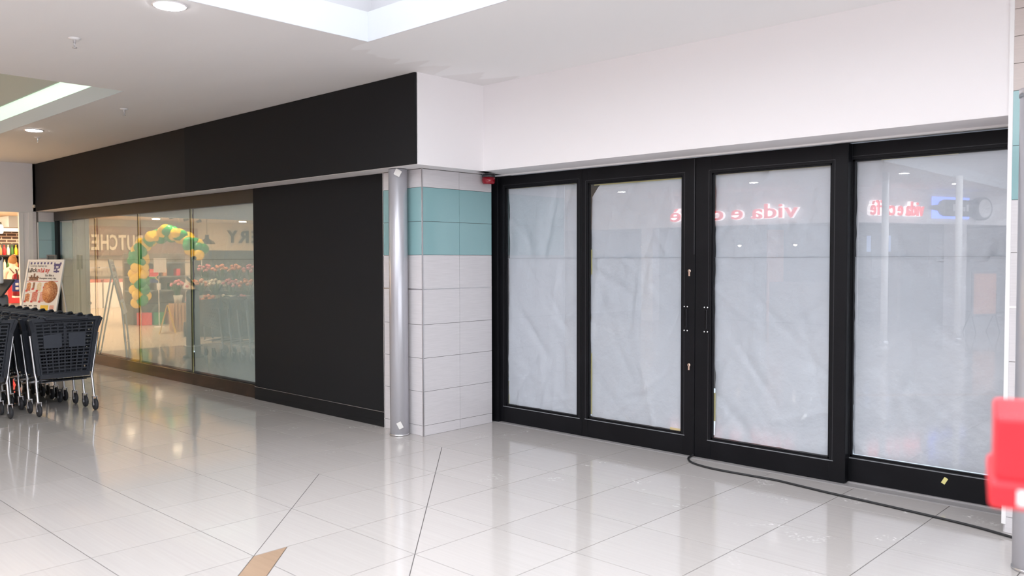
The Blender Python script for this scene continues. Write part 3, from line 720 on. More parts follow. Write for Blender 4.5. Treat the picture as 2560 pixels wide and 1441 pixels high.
    for s_ in (-1, 1): b.tube([(-.80,s_*.175,.25),(-.80,s_*.185,.50)], .012, 8)
    b.build('lower_frame', 'chrome', t, local=True)
    b = MB()
    for i in range(6): bar(b, (-.12-.13*i, -.235+.012*i, .335-.016*i), (-.12-.13*i, .235-.012*i, .335-.016*i), .02, .012)
    for i in range(5): bar(b, (-.10, -.2+.1*i, .34), (-.80, (-.2+.1*i)*.75, .25), .012, .012)
    b.add([(-.10,-.235,.335),(-.80,-.16,.245),(-.80,.16,.245),(-.10,.235,.335)], [(0,1,2,3)])
    b.build('bottom_tray', 'trolley', t, local=True)
    for (cx, cy) in ((.012,-.268), (.012,.268), (-.77,-.18), (-.77,.18)):
        c = MB(); bar(c, (cx-.005, cy-.021, .145), (cx+.015, cy-.021, .055), .004, .028); bar(c, (cx-.005, cy+.021, .145), (cx+.015, cy+.021, .055), .004, .028)
        bar(c, (cx-.02, cy, .147), (cx+.02, cy, .147), .046, .008)
        fk = c.build('castor', 'chrome' if cx > 0 else 'dark_grey', t, local=True)
        MB().lathe([(.045,-.014),(.058,-.013),(.062,-.006),(.062,.006),(.058,.013),(.045,.014)], (cx+.012,cy,.0625), 22, 'y').build('wheel', 'wheel', fk, local=True)
        MB().lathe([(.014,-.024),(.014,.024)], (cx+.012,cy,.0625), 10, 'y').build('hub', 'grey', fk, local=True)
    return t
tro = make_trolley()
ordn = ['second', 'third', 'fourth', 'fifth', 'sixth', 'seventh', 'eighth', 'ninth', 'tenth', 'eleventh', 'twelfth', 'thirteenth']
first = True
for row, (yc, xr0, num, rl) in enumerate([(3.058, -9.19, 12, 'row by the shop window'), (2.295, -9.30, 10, 'row at the left edge')]):
    for k in range(num):
        o = tro if first else copy_tree(tro); first = False
        o.location = (xr0-.285*k, yc+random.uniform(-.008, .008)*(k > 0), 0); o.rotation_euler = (0, 0, random.uniform(-.012, .012)*(k > 0))
        o['group'] = 'nested shopping trolleys'
        o.scale = (1, 1, .966)
        o['label'] = ('black shopping trolley at the near end of the nested ' + rl) if k == 0 else (ordn[k-1] + ' black shopping trolley from the camera in the nested ' + rl)

# ------------------------------------------------------------------ poster stand leaning by the pier
ps = thing('poster_stand', 'white-framed food poster on a stand behind the trolleys', 'poster stand', (-13.92, 4.31, 0), rz=math.radians(26))
PW, PH = .352, .90
TILT = Matrix.Translation((0, -.10, .705)) @ Matrix.Rotation(math.radians(-13), 4, 'X')
VS = PH/1.36
def pz(b): return b.xf(TILT)
b = MB()
b.bbox(-PW, -PW+.03, -.012, .012, 0, PH, .004).bbox(PW-.03, PW, -.012, .012, 0, PH, .004).bbox(-PW+.028, PW-.028, -.012, .012, 0, .03, .004).bbox(-PW+.028, PW-.028, -.012, .012, PH-.03, PH, .004)
pz(b).build('frame', 'white_trim', ps, local=True)
pt = pz(MB().box(-PW+.025, PW-.025, -.004, .006, .02, PH-.02)).build('poster', 'paper', ps, local=True)
def pprint(name, m, x0, x1, z0, z1, lay=1): return pz(MB().box(x0*1.08, x1*1.08, -.004-.0006*lay, -.0042, z0*VS, z1*VS)).build(name, m, pt, local=True)
def ptext(txt, size, x, z, m, bold=0, lay=2):
    b = text_mb(txt, size, .0006, bold); b.xf(TILT @ Matrix.Translation((x*1.08, -.004-.0006*lay, z*VS)) @ Matrix.Rotation(PI/2, 4, 'X')); b.build('printed_text', m, pt, local=True)
for k in range(7): pprint('printed_bar', 'ink_purple', -.275+.06*k, -.245+.06*k, 1.245, 1.295)
ptext('Come home to', .052, -.12, 1.185, 'ink_dark')
pprint('printed_block', 'ink_dark', -.30, -.235, 1.055, 1.155)
ptext('P', .08, -.2675, 1.07, 'paper', .002, 3); ptext('ick', .095, -.185, 1.065, 'ink_dark', .003)
ptext('n', .095, -.105, 1.065, 'ink_red', .003)
pprint('printed_block', 'ink_red', -.07, -.005, 1.055, 1.155)
ptext('P', .08, -.0375, 1.07, 'paper', .002, 3); ptext('ay', .095, .05, 1.065, 'ink_red', .003)
for x0, x1, z0, z1 in ((.15,.27,1.20,1.26),(.15,.17,1.24,1.29),(.25,.28,1.24,1.29),(.16,.19,1.12,1.20),(.235,.265,1.15,1.20),(.17,.25,1.145,1.165),(.16,.26,1.06,1.10),(.20,.225,1.05,1.14)):
    pprint('printed_emblem', 'ink_purple', x0, x1, z0, z1)
for x0, x1, z0, z1 in ((-.255,-.09,.86,.93),(-.235,-.205,.92,.99),(-.185,-.155,.92,1.03),(-.13,-.10,.92,.98),(-.27,-.075,.93,.95)): pprint('printed_bowl', 'food_e', x0, x1, z0, z1)
ptext('Eat like a', .046, .10, .965, 'ink_dark', .001); ptext('champion every day.', .040, .08, .90, 'ink_dark', .001)
pprint('printed_rule', 'ink_red', -.29, .27, .842, .852)
for k, (x0, x1, z0, z1, m) in enumerate(((-.285,-.19,.62,.80,'food_d'),(-.18,-.12,.66,.82,'food_e'),(-.10,.0,.62,.80,'food_f'),(.02,.13,.70,.80,'food_d'),(-.285,-.18,.37,.54,'food_d'),(-.165,-.04,.37,.58,'food_b'),(-.025,.085,.37,.58,'food_c'))):
    pprint('printed_photo', m, x0+.012, x1-.012, z0, z1)
    pprint('printed_photo', m, x0+.03, x1-.03, z1, z1+.02)
    pprint('printed_price', 'ink_red', x0, x0+.04, z0-.02, z0+.025, 2)
pprint('printed_rule', 'ink_red', -.29, .12, .587, .592)
dsk = MB(); dsk.lathe([(.001,-.0012),(.20,-.0012),(.20,.0)], (0,0,0), 32, 'y'); dsk.xf(Matrix.Diagonal((.72, 1, .85, 1)))
dsk.v = [Vector((min(q.x, .145), q.y, q.z)) for q in dsk.v]
dsk.xf(TILT @ Matrix.Translation((.17, -.005, .60*VS))); dsk.build('printed_dish', 'food_a', pt, local=True)
pprint('printed_block', 'ink_yellow', .03, .17, .12, .29); pprint('printed_block', 'food_c', .19, .27, .15, .29)
for k in range(3): pprint('printed_line', 'ink_dark', -.27+.09*k, -.21+.09*k, .26, .285)
b = MB()
for s_ in (-1, 1):
    b.tube([(s_*.31,-.08,.78),(s_*.31,-.14,.015)], .014, 8); b.tube([(s_*.30,.06,1.35),(s_*.30,.30,.015)], .012, 8)
b.tube([(-.30,.28,.12),(.30,.28,.12)], .01, 8); b.tube([(-.31,-.12,.25),(.31,-.12,.25)], .01, 8)
b.build('leg_frame', 'chrome', ps, local=True)
# small empty frame standing behind the poster
sh = thing('sign_holder', 'small empty grey frame showing above the food poster', 'sign holder', (-14.55, 4.66, 0), rz=math.radians(40))
b = MB(); z0 = 1.42; wv = .075
b.bbox(-wv, -wv+.018, -.02, .02, z0, z0+.24, .003).bbox(wv-.018, wv, -.02, .02, z0, z0+.24, .003).bbox(-wv, wv, -.02, .02, z0+.222, z0+.24, .003).bbox(-wv, wv, -.02, .02, z0, z0+.018, .003)
b.build('frame', 'grey', sh, local=True); MB().box(-wv+.01, wv-.01, -.004, .006, z0+.01, z0+.23).build('insert', 'teal_dark', sh, local=True)
MB().tube([(0,0,.01),(0,0,z0)], .012, 10).build('post', 'grey', sh, local=True); MB().lathe([(.12,0),(.12,.01),(.02,.02)], (0,0,0), 20).build('foot', 'grey', sh, local=True)

# ------------------------------------------------------------------ kiosk stand in front of the entrance (left edge)
ks = thing('kiosk_stand', 'grey kiosk stand with dark tilted screen at left edge', 'kiosk', (-13.0, 3.50, 0), rz=math.radians(20))
MB().lathe([(.16,0),(.16,.03),(.12,.05),(.105,.3),(.10,1.05),(.085,1.10)], (0,0,0), 24).build('body', 'grey', ks, local=True)
MB().lathe([(.135,.18),(.14,.19),(.135,.20)], (0,0,0), 24).build('chrome_ring', 'chrome', ks, local=True)
b = MB().bbox(-.17, .17, -.015, .015, -.15, .15, .006); b.xf(Matrix.Translation((0, 0, 1.19)) @ Matrix.Rotation(math.radians(-40), 4, 'X')); b.build('screen', 'dark_grey', ks, local=True)
MB().bbox(-.05, .05, -.03, .03, 1.25, 1.62, .02).build('arm', 'paper', ks, local=True)
b = MB().ball((-.04, -.03, 1.60), .035).ball((.04, -.03, 1.60), .035); b.build('dispenser', 'dark_grey', ks, local=True)

# ------------------------------------------------------------------ supermarket: entrance door, shell, lamps
dr = struct('door_3', 'white entrance door leaf folded back at the supermarket opening', 'door', (XW-.03, 4.4, 0))
MB().bbox(XW-.07, XW-.02, 4.335, 4.40, 0, EZ, .004).build('frame_post', 'white_trim', dr)
MB().bbox(XW-.12, XW-.03, 4.40, 4.47, 0, EZ, .004).build('leaf', 'white_wall', dr)
MB().bbox(XW-.06, XW-.01, 4.47, 4.537, 0, EZ, .004).build('frame_post', 'white_trim', dr)
MB().ball((XW-.005, 4.352, .84), .03).build('knob', 'chrome', dr)
MB().bbox(XW-.12, XW-.01, EY0, 4.54, EZ, EZ+.025, .003).build('head', 'white_trim', dr)
SX0 = -30.0
tag(MB().box(SX0, XW, -14, 9.5, -.12, 0).build('floor_supermarket', 'store_floor'), 'warm lit pale floor inside the supermarket', 'floor', kind='structure')
tag(MB().box(SX0, XW-.25, -14, 9.5, 2.98, 3.05).build('ceiling_supermarket', 'store_ceiling'), 'white ceiling inside the supermarket', 'ceiling', kind='structure')
bw = struct('wall_supermarket', 'supermarket back wall of cream boards with big letters', 'wall', (SX0, -5, 0))
MB().box(SX0-.2, SX0, -14, 9.5, 0, 3.05).build('wall_section', 'store_wall', bw)
for k in range(8): MB().box(SX0, SX0+.03, -14, -4.75, 1.95+.131*k, 1.95+.131*(k+1)-.006).build('board', 'siding', bw)
MB().box(SX0, SX0+.02, -14, -4.75, 0, 1.95).build('dado', 'teal_dark', bw)
MB().box(SX0, SX0+.3, -4.75, 9.4, 1.75, 2.75).build('bulkhead', 'butcher_wall', bw)
tag(MB().box(SX0, XW-.25, 9.5, 9.7, 0, 3.05).build('wall_supermarket_side', 'store_wall'), 'cream end wall deep inside the supermarket', 'wall', kind='structure')
tag(MB().box(SX0, XW-.25, -14.2, -14, 0, 3.05).build('wall_supermarket_far_side', 'store_wall'), 'cream end wall of the supermarket seen only in reflection', 'wall', kind='structure')
def store_letters(txt, y0, y1, z, h, m, xo, label):
    t = thing('wall_lettering', label, 'lettering', (xo, (y0+y1)/2, z))
    step = (y1-y0)/len(txt)
    for k, ch in enumerate(txt):
        b = text_mb(ch, h*1.38, .05, .016); wdt = max(v.x for v in b.v)-min(v.x for v in b.v)
        b.xf(Matrix.Translation((xo+.03, y0+step*(k+.5), z)) @ Matrix(((0,0,1,0),(1,0,0,0),(0,1,0,0),(0,0,0,1))) @ Matrix.Diagonal((min(1.25, step*.86/wdt), 1, 1, 1)))
        b.build('letter', m, t)
store_letters('BAKERY', -9.0, -6.0, 2.26, .47, 'dark_letter', SX0+.035, 'dark BAKERY letters on the cream boards, mirrored in the shop window')
store_letters('BUTCHERY', -2.74, -.39, 1.95, .52, 'cream_letter', SX0+.31, 'cream BUTCHERY letters on the brown bulkhead, mirrored in the shop window')
k = 0
for ix in range(5):
    for iy in range(5):
        x, y = -16.8-2.7*ix, 7.0-3.1*iy
        t = thing('ceiling_lamp', 'warm round ceiling lamp inside the supermarket', 'lamp', (x, y, 2.98), group='supermarket ceiling lamps')
        MB().lathe([(.14,2.98),(.14,2.955),(.125,2.95)], (x,y,0), 20).build('housing', 'white_trim', t)
        MB().lathe([(.12,2.951),(.11,2.942),(.01,2.94)], (x,y,0), 20).build('diffuser', 'store_lamp', t)
# black pendant and track spots seen in the reflection
pd = thing('pendant_lamp', 'black bell pendant lamp mirrored beside the BAKERY letters', 'lamp', (-20.97, -.74, 2.0))
MB().tube([(-20.97,-.74,2.25),(-20.97,-.74,2.98)], .008, 6).build('cord', 'dark_letter', pd)
MB().lathe([(.05,2.24),(.055,2.14),(.09,2.12),(.17,2.07),(.205,2.0),(.195,2.0),(.15,2.06),(.04,2.11)], (-20.97,-.74,0), 28).build('shade', 'dark_letter', pd)
for k in range(9):
    x, y = -18.5-.9*k, -.3-.85*(k % 5)
    t = thing('track_spot', 'small black track spotlight under the supermarket ceiling', 'spotlight', (x, y, 2.9), group='supermarket track spots')
    MB().tube([(x,y,2.98),(x,y,2.86)], .012, 6).build('stem', 'dark_letter', t)
    MB().tube([(x,y-.06,2.84),(x,y+.07,2.80)], .045, 12).build('can', 'dark_letter', t)

# interior things seen directly through the entrance
br = struct('wall_brick', 'dark brick wall panel above the grocery shelves', 'wall', (-23.5, 6.6, 0))
MB().box(-23.9, -23.7, 4.6, 9.4, 0, 2.35).build('brickwork', 'brick', br)
MB().box(-24.0, -23.4, 4.4, 9.4, 2.30, 2.42).build('cornice', 'white_trim', br)
hb = tag(MB().bbox(-20.6, -19.9, 5.55, 6.6, 2.28, 2.52, .01).build('hanging_sign', 'grey'), 'grey hanging sign box under the supermarket ceiling', 'sign')
pl2 = thing('pendant_lamp', 'white glowing pendant at the left edge inside the supermarket', 'lamp', (-19.83, 5.33, 2.2))
MB().lathe([(.06,2.38),(.07,2.34),(.075,2.32)], (-19.83,5.33,0), 20).tube([(-19.83,5.33,2.36),(-19.83,5.33,2.98)], .008, 6).build('holder', 'dark_letter', pl2)
MB().lathe([(.07,2.32),(.09,2.28),(.09,2.17),(.075,2.14)], (-19.83,5.33,0), 20).build('globe', 'globe', pl2)
sf = thing('grocery_shelf', 'black grocery shelf unit with bright products below the brick wall', 'shelf', (-23.2, 6.5, 0))
MB().box(-23.68, -23.64, 5.2, 8.2, 0, 2.0).build('back_panel', 'shop_dark', sf)
for zz in (.15, .55, .95, 1.32, 1.68): MB().box(-23.64, -23.1, 5.2, 8.2, zz, zz+.03).build('shelf_board', 'dark_grey', sf)
for yy in (5.2, 6.7, 8.17): MB().box(-23.64, -23.1, yy, yy+.03, 0, 1.98).build('upright', 'dark_grey', sf)
cols = [('ink_yellow', 'yellow'), ('red', 'red'), ('leaf', 'green'), ('orange_f', 'orange'), ('white_f', 'cream')]
protos = {}
for row, zz in enumerate((.98, 1.35, 1.71)):
    for k in range(3, 12):
        c, cn = cols[(k//2+row*2+k % 2*3) % 5]; y = 6.02+.085*k; x = -23.2
        if c not in protos:
            b = MB().lathe([(.030,0),(.034,.01),(.034,.13),(.026,.17),(.012,.20),(.012,.225),(.016,.225),(.016,.245)], (0,0,0), 12)
            protos[c] = b.mesh('bottle'); protos[c].materials.append(M[c])
        o = obj('bottle', protos[c]); o.location = (x, y, zz+.001)
        tag(o, '%s product bottle on the %s grocery shelf below the brick wall' % (cn, ('lower', 'middle', 'top')[row]), 'bottle', 'product bottles on the grocery shelf')
# red checkout counter with box
rc = thing('checkout_counter', 'glossy red counter inside the supermarket entrance', 'counter', (-19.0, 5.42, 0))
MB().bbox(-19.5, -18.7, 5.18, 6.6, .72, 1.13, .02).build('upper_body', 'red', rc); MB().bbox(-19.45, -18.75, 5.24, 6.55, 0, .72, .01).build('lower_body', 'grey', rc)
MB().bbox(-19.52, -18.68, 5.16, 6.62, 1.13, 1.15, .004).build('top', 'paper', rc)
# fire extinguisher on stand
fe = thing('fire_extinguisher', 'red fire extinguisher with blue and white label by the entrance', 'fire extinguisher', (-15.45, 4.40, 0))
cx, cy = -15.45, 4.405
MB().lathe([(.05,.985),(.062,.99),(.065,1.0),(.065,1.28),(.058,1.32),(.03,1.35),(.022,1.36)], (cx,cy,0), 20).build('cylinder', 'red_ext', fe)
MB().lathe([(.066,1.06),(.0665,1.07),(.0665,1.25),(.066,1.26)], (cx,cy,0), 20).build('label', 'blue', fe)
MB().box(cx+.052, cx+.068, cy-.035, cy+.01, 1.09, 1.13).box(cx+.052, cx+.068, cy-.035, cy+.01, 1.16, 1.20).build('label_print', 'paper', fe)
MB().tube([(cx,cy,1.36),(cx,cy,1.40),(cx+.05,cy-.02,1.42)], .012, 8).tube([(cx,cy,1.38),(cx+.06,cy,1.37),(cx+.075,cy,1.25)], .009, 8).build('valve', 'dark_letter', fe)
MB().box(cx-.012, cx+.012, cy+.058, cy+.07, 0, 1.36).box(cx-.08, cx+.08, cy-.05, cy+.07, .955, .985).box(cx-.1, cx+.1, cy-.08, cy+.08, 0, .015).build('stand', 'chrome', fe)

# person seen from behind: one continuous body
def skin_body(name, verts, edges, radii, m, parent, root=0, sub=2):
    me = bpy.data.meshes.new(name); me.from_pydata(verts, edges, []); o = obj(name, me, parent)
    md = o.modifiers.new('skin', 'SKIN'); md.use_smooth_shade = True
    for i, r in enumerate(radii): me.skin_vertices[0].data[i].radius = r if isinstance(r, tuple) else (r, r)
    me.skin_vertices[0].data[root].use_root = True
    sd = o.modifiers.new('sub', 'SUBSURF'); sd.levels = sub; sd.render_levels = sub
    me.materials.append(M[m]); return o
pe = thing('person', 'person in pale top with crossed dark straps, seen from behind', 'person', (-21.3, 6.0, 0), rz=math.radians(100))
V = [(0,0,.90),(0,0,1.08),(0,0,1.28),(0,0,1.38),(0,.01,1.45),(.10,0,.86),(.11,0,.48),(.11,-.02,.08),(.11,.10,.04),(-.10,0,.86),(-.11,0,.48),(-.11,-.02,.08),(-.11,.10,.04),(.16,0,1.34),(.22,.02,1.10),(.20,.20,.98),(.17,.27,.98),(-.16,0,1.34),(-.22,.02,1.10),(-.20,.20,.98),(-.17,.27,.98),(0,.015,1.53),(0,.02,1.62)]
E_ = [(0,1),(1,2),(2,3),(3,4),(0,5),(5,6),(6,7),(7,8),(0,9),(9,10),(10,11),(11,12),(3,13),(13,14),(14,15),(15,16),(3,17),(17,18),(18,19),(19,20),(4,21),(21,22)]
Rr = [(.16,.11),(.14,.10),(.165,.11),(.12,.08),.05,.085,.06,.045,.04,.085,.06,.045,.04,.06,.045,.035,.025,.06,.045,.035,.025,(.075,.09),(.06,.075)]
skin_body('body', V, E_, Rr, 'shirt', pe)
MB().ball((0,-.005,1.585), .088, .105, .105).ball((0,-.06,1.675), .05, .05, .045).build('hair', 'hair', pe, local=True)
MB().ball((0,.05,1.555), .07, .075, .095).build('face', 'skin', pe, local=True)
b = MB()
for s_ in (-1, 1): b.tube([(s_*.11,.06,1.395),(s_*.10,-.075,1.39),(0,-.128,1.25),(-s_*.12,-.12,1.08)], .011, 6)
b.build('straps', 'strap', pe, local=True)
b = MB().lathe([(.18,.78),(.175,.92),(.165,1.0)], (0,0,0), 20); b.xf(Matrix.Diagonal((1.05,.8,1,1)))
b.build('waist_apron', 'trouser', pe, local=True)
b = MB()
for s_ in (-1, 1): b.tube([(s_*.10,0,.88),(s_*.11,0,.48),(s_*.11,-.01,.07)], .09, 10, radii=[.11,.085,.065])
b.build('trousers', 'trouser', pe, local=True)

# ------------------------------------------------------------------ supermarket things seen mirrored in the left window
ar = thing('balloon_arch', 'green and yellow balloon arch mirrored in the left shop window', 'balloon arch', (-19.8, .9, 0))
gm = MB().ball((0,0,0), .135, .135, .155, 3); gmesh = gm.mesh('balloon'); gmesh.materials.append(M['green_b'])
ymesh = gmesh.copy(); ymesh.materials.clear(); ymesh.materials.append(M['yellow_b'])
arp = [(-20.18,1.34,0.63), (-20.20,1.34,0.93), (-20.22,1.35,1.20), (-20.25,1.36,1.49), (-20.23,1.33,1.72), (-20.16,1.25,1.95), (-20.01,1.10,2.12), (-19.80,0.90,2.21), (-19.58,0.70,2.18), (-19.41,0.54,2.08), (-19.27,0.41,1.87), (-19.15,0.31,1.63)]
k = 0
for i in range(len(arp)-1):
    for s_ in range(2):
        t = s_/2; p = Vector(arp[i]).lerp(Vector(arp[i+1]), t)
        for q in range(3):
            a = 2.4*k; o = obj('balloon', (ymesh if (k//2+k % 3) % 2 else gmesh), ar)
            o.location = p+Vector((.10*math.cos(a), .10*math.sin(a), .09*math.sin(a*1.7)))-Vector((-19.8,.9,0)); o.rotation_euler = (a, a*.7, 0); k += 1
MB().tube([(arp[0][0],arp[0][1],0)]+arp+[(arp[-1][0],arp[-1][1],.9),(arp[-1][0],arp[-1][1],0)], .012, 6).build('frame', 'white_trim', ar)
# flower stand with bouquets
fs = thing('flower_stand', 'tiered dark flower stand mirrored in the left shop window', 'stand', (-16.1, 1.3, 0))
FR = Matrix.Rotation(math.radians(-40), 4, 'Z')
for k, (yo, zt) in enumerate(((0, .30), (-.28, .62), (-.56, .92))):
    MB().bbox(-.85, .85, yo-.13, yo+.13, 0 if k == 0 else .02, zt, .006).xf(FR).build('tier', 'dark_grey', fs, local=True)
def bouquet(c, cn):
    t = thing('bouquet', 'x', 'bouquet', (0,0,0))
    MB().lathe([(.07,0),(.10,.22),(.095,.22),(.065,.01)], (0,0,0), 14).build('bucket', 'sleeve', t, local=True)
    b = MB(); rnd = random.Random(cn)
    for q in range(26):
        a = rnd.random()*6.28; r = rnd.uniform(.04, .2); z = rnd.uniform(.25, .52); d = Vector((math.cos(a), math.sin(a), 0))
        p0 = d*.03+Vector((0,0,.18)); p1 = d*r+Vector((0,0,z)); sd = Vector((-d.y, d.x, 0))*.02; mid = (p0+p1)/2+Vector((0,0,.04))
        b.add([p0, mid-sd, p1, mid+sd], [(0,1,2,3)])
    b.build('leaves', 'leaf', t, local=True)
    b = MB()
    for q in range(11):
        a = q*2.4; r = .05+.014*q; b.ball((r*math.cos(a), r*math.sin(a), .54-.012*q+.03*math.sin(q*5)), .042, .042, .034, 1)
    b.build('blooms', c, t, local=True)
    return t
bq = [(bouquet(c, n), n) for c, n in (('pink_f', 'pink'), ('orange_f', 'orange'), ('white_f', 'cream'))]
used = set(); k = 0
for tier, (yo, zt) in enumerate(((0, .30), (-.28, .62), (-.56, .92))):
    for i in range(5):
        src, cn = bq[(i+tier) % 3] if tier < 2 else bq[(0, 1, 1, 0, 0)[i]]
        o = src if cn not in used else copy_tree(src); used.add(cn)
        p = FR @ Vector((-.68+.34*i, yo, 0)); o.location = (-16.1+p.x, 1.3+p.y, zt+.001); o.rotation_euler = (0, 0, k*1.1); k += 1
        tag(o, 'bucket of %s flowers on the %s tier of the mirrored flower stand' % (cn, ('low', 'middle', 'top')[tier]), 'bouquet', 'bouquets on the flower stand')
# crate, wet floor sign, flag, posters
cr_ = thing('slatted_crate', 'tall slatted wooden crate mirrored beside the flower stand', 'crate', (-18.05, 1.40, 0))
for s_ in range(4):
    MB().bbox(-18.20, -18.185, 1.27+.075*s_, 1.32+.075*s_, 0, .62, .003).build('slat', 'wood', cr_)
    MB().bbox(-17.915, -17.90, 1.27+.075*s_, 1.32+.075*s_, 0, .62, .003).build('slat', 'wood', cr_)
    MB().bbox(-18.18+.068*s_, -18.13+.068*s_, 1.55, 1.565, 0, .62, .003).build('slat', 'wood', cr_)
    MB().bbox(-18.18+.068*s_, -18.13+.068*s_, 1.25, 1.265, 0, .62, .003).build('slat', 'wood', cr_)
MB().box(-18.18, -17.92, 1.27, 1.55, .56, .58).build('lid', 'wood', cr_)
o = copy_tree(bq[0][0]); o.location = (-18.05, 1.41, .581); tag(o, 'bucket of pink flowers standing on the mirrored wooden crate', 'bouquet')
ws = thing('wet_floor_sign', 'yellow folding floor sign mirrored beside the wooden crate', 'floor sign', (-17.75, 1.78, 0), rz=.5)
for s_ in (-1, 1):
    b = MB().add([(-.15,s_*.16,0),(.15,s_*.16,0),(.11,s_*.01,.60),(-.11,s_*.01,.60),(-.15,s_*.16+.01,0),(.15,s_*.16+.01,0),(.11,s_*.01+.01,.60),(-.11,s_*.01+.01,.60)], [(0,1,2,3),(7,6,5,4),(0,4,5,1),(1,5,6,2),(2,6,7,3),(3,7,4,0)])
    b.build('board', 'yellow_b', ws, local=True)
dg = thing('display_gondola', 'dark display gondola behind the balloon arch', 'display', (-20.6, .9, 0))
MB().bbox(-21.2, -20.6, -.2, 1.35, 0, .5, .01).build('base', 'shop_dark', dg)
MB().bbox(-21.2, -21.1, -.2, 1.35, .5, 1.75, .01).build('back_panel', 'shop_mid', dg)
for zz in (.8, 1.15, 1.5): MB().box(-21.1, -20.7, -.2, 1.35, zz, zz+.03).build('shelf_board', 'grey', dg)
for k, (c, cn, y) in enumerate((('red', 'red', 1.15), ('green_b', 'green', .85), ('ink_yellow', 'yellow', .1), ('orange_f', 'orange', .45))):
    tag(MB().bbox(-20.58, -20.3, y-.13, y+.13, 0, .30, .01).build('carton', c), '%s carton on the supermarket floor under the balloon arch' % cn, 'carton')
for k in range(8):
    tag(MB().bbox(-20.98, -20.8, -.1+.17*k, .0+.17*k, 1.181 if k % 2 else .831, 1.36 if k % 2 else 1.0, .008).build('carton', ('paper', 'red', 'leaf', 'orange_f')[k % 4]), 'small product carton on the display gondola shelves', 'carton', 'cartons on the display gondola')
fl = thing('flag', 'small multicoloured flag hanging on a pole under the balloon arch', 'flag', (-19.5, 1.2, 0))
MB().tube([(-19.5,1.2,0),(-19.5,1.2,1.3)], .01, 8).lathe([(.12,0),(.12,.02),(.02,.03)], (-19.5,1.2,0), 16).build('pole', 'white_trim', fl)
FM = Matrix.Translation((-19.5, 1.2, 1.05)) @ Matrix.Rotation(math.radians(60), 4, 'Z')
for nm, m, pts_ in (('red_band', 'red', [(0,.14),(.32,.14),(.32,.24),(0,.24)]), ('green_band', 'green_b', [(0,.09),(.32,.09),(.32,.14),(0,.14)]), ('blue_band', 'blue', [(0,0),(.32,0),(.32,.09),(0,.09)]), ('white_edge', 'paper', [(.1,.135),(.32,.135),(.32,.147),(.1,.147)]), ('yellow_chevron', 'ink_yellow', [(0,.03),(.13,.115),(0,.20)]), ('black_chevron', 'dark_letter', [(0,.05),(.10,.115),(0,.18)])):
    e = {'yellow_chevron': .004, 'black_chevron': .006, 'white_edge': .003}.get(nm, .002)
    b = MB(); nn = len(pts_); b.add([(x,-e,z) for x,z in pts_]+[(x,e,z) for x,z in pts_], [list(range(nn)), list(range(nn,2*nn))[::-1]]+[(i,(i+1)%nn,nn+(i+1)%nn,nn+i) for i in range(nn)])
    b.xf(FM); b.build(nm, m, fl)
tag(MB().bbox(-19.86, -19.84, .86, 1.16, 1.28, 1.62, .002).build('poster_card', 'paper'), 'white poster card hanging below the balloon arch', 'poster')
for k in range(5):      # meat counters along the back
    y = -2.9+1.25*k
    t = thing('service_counter', 'lit meat counter along the supermarket back wall', 'counter', (-29.2, y, 0), group='meat counters')
    MB().bbox(-29.6, -28.8, y-.6, y+.6, 0, .85, .01).build('base', 'white_trim', t); MB().bbox(-29.6, -28.85, y-.58, y+.58, .85, .95, .01).build('meat_trays', 'food_b', t)
    MB().bbox(-29.6, -29.1, y-.6, y+.6, 1.32, 1.36, .005).build('canopy', 'chrome', t)

# ------------------------------------------------------------------ opposite shops, seen mirrored in the doors
YO = -6.4
wo = struct('wall_opposite', 'white bulkhead of the shops opposite, seen only in reflection', 'wall', (-11, YO, 0))
MB().box(-15, -7.2, YO-.3, YO, ZS, ZC).build('bulkhead', 'white_wall', wo)
A, B = Vector((-7.2, YO, 0)), Vector((-4.3, -13.2, 0)); dirv = (B-A).normalized(); nrm = Vector((-dirv.y, dirv.x, 0)); ang = math.atan2(dirv.y, dirv.x)
OB = Matrix.Translation(A) @ Matrix.Rotation(ang, 4, 'Z'); LB = (B-A).length          # local x along the face, +y towards the mall
MB().box(0, LB, -.3, 0, ZS, ZC).xf(OB).build('bulkhead', 'white_wall', wo)
for u in (0, 3.35, LB-.4): MB().box(u, u+.35, -.3, .02, 0, ZS).xf(OB).build('pier', 'beige_tile', wo)
for xx in (-15, -12.4): MB().box(xx, xx+.35, YO-.3, YO, 0, ZS).build('pier', 'beige_tile', wo)
MB().box(-15, -7.4, -10.4, -10.2, 0, ZS+.1).build('shop_back', 'shop_mid', wo)
MB().box(.1, LB, -3.2, -3.0, 0, ZS+.1).xf(OB).build('shop_back', 'shop_dark', wo)
MB().box(-15, -7.4, -10.4, YO-.3, ZS+.05, ZS+.1).build('shop_ceiling', 'shop_mid', wo)
MB().box(0, LB, -3.2, -.3, ZS+.05, ZS+.1).xf(OB).build('shop_ceiling', 'shop_dark', wo)
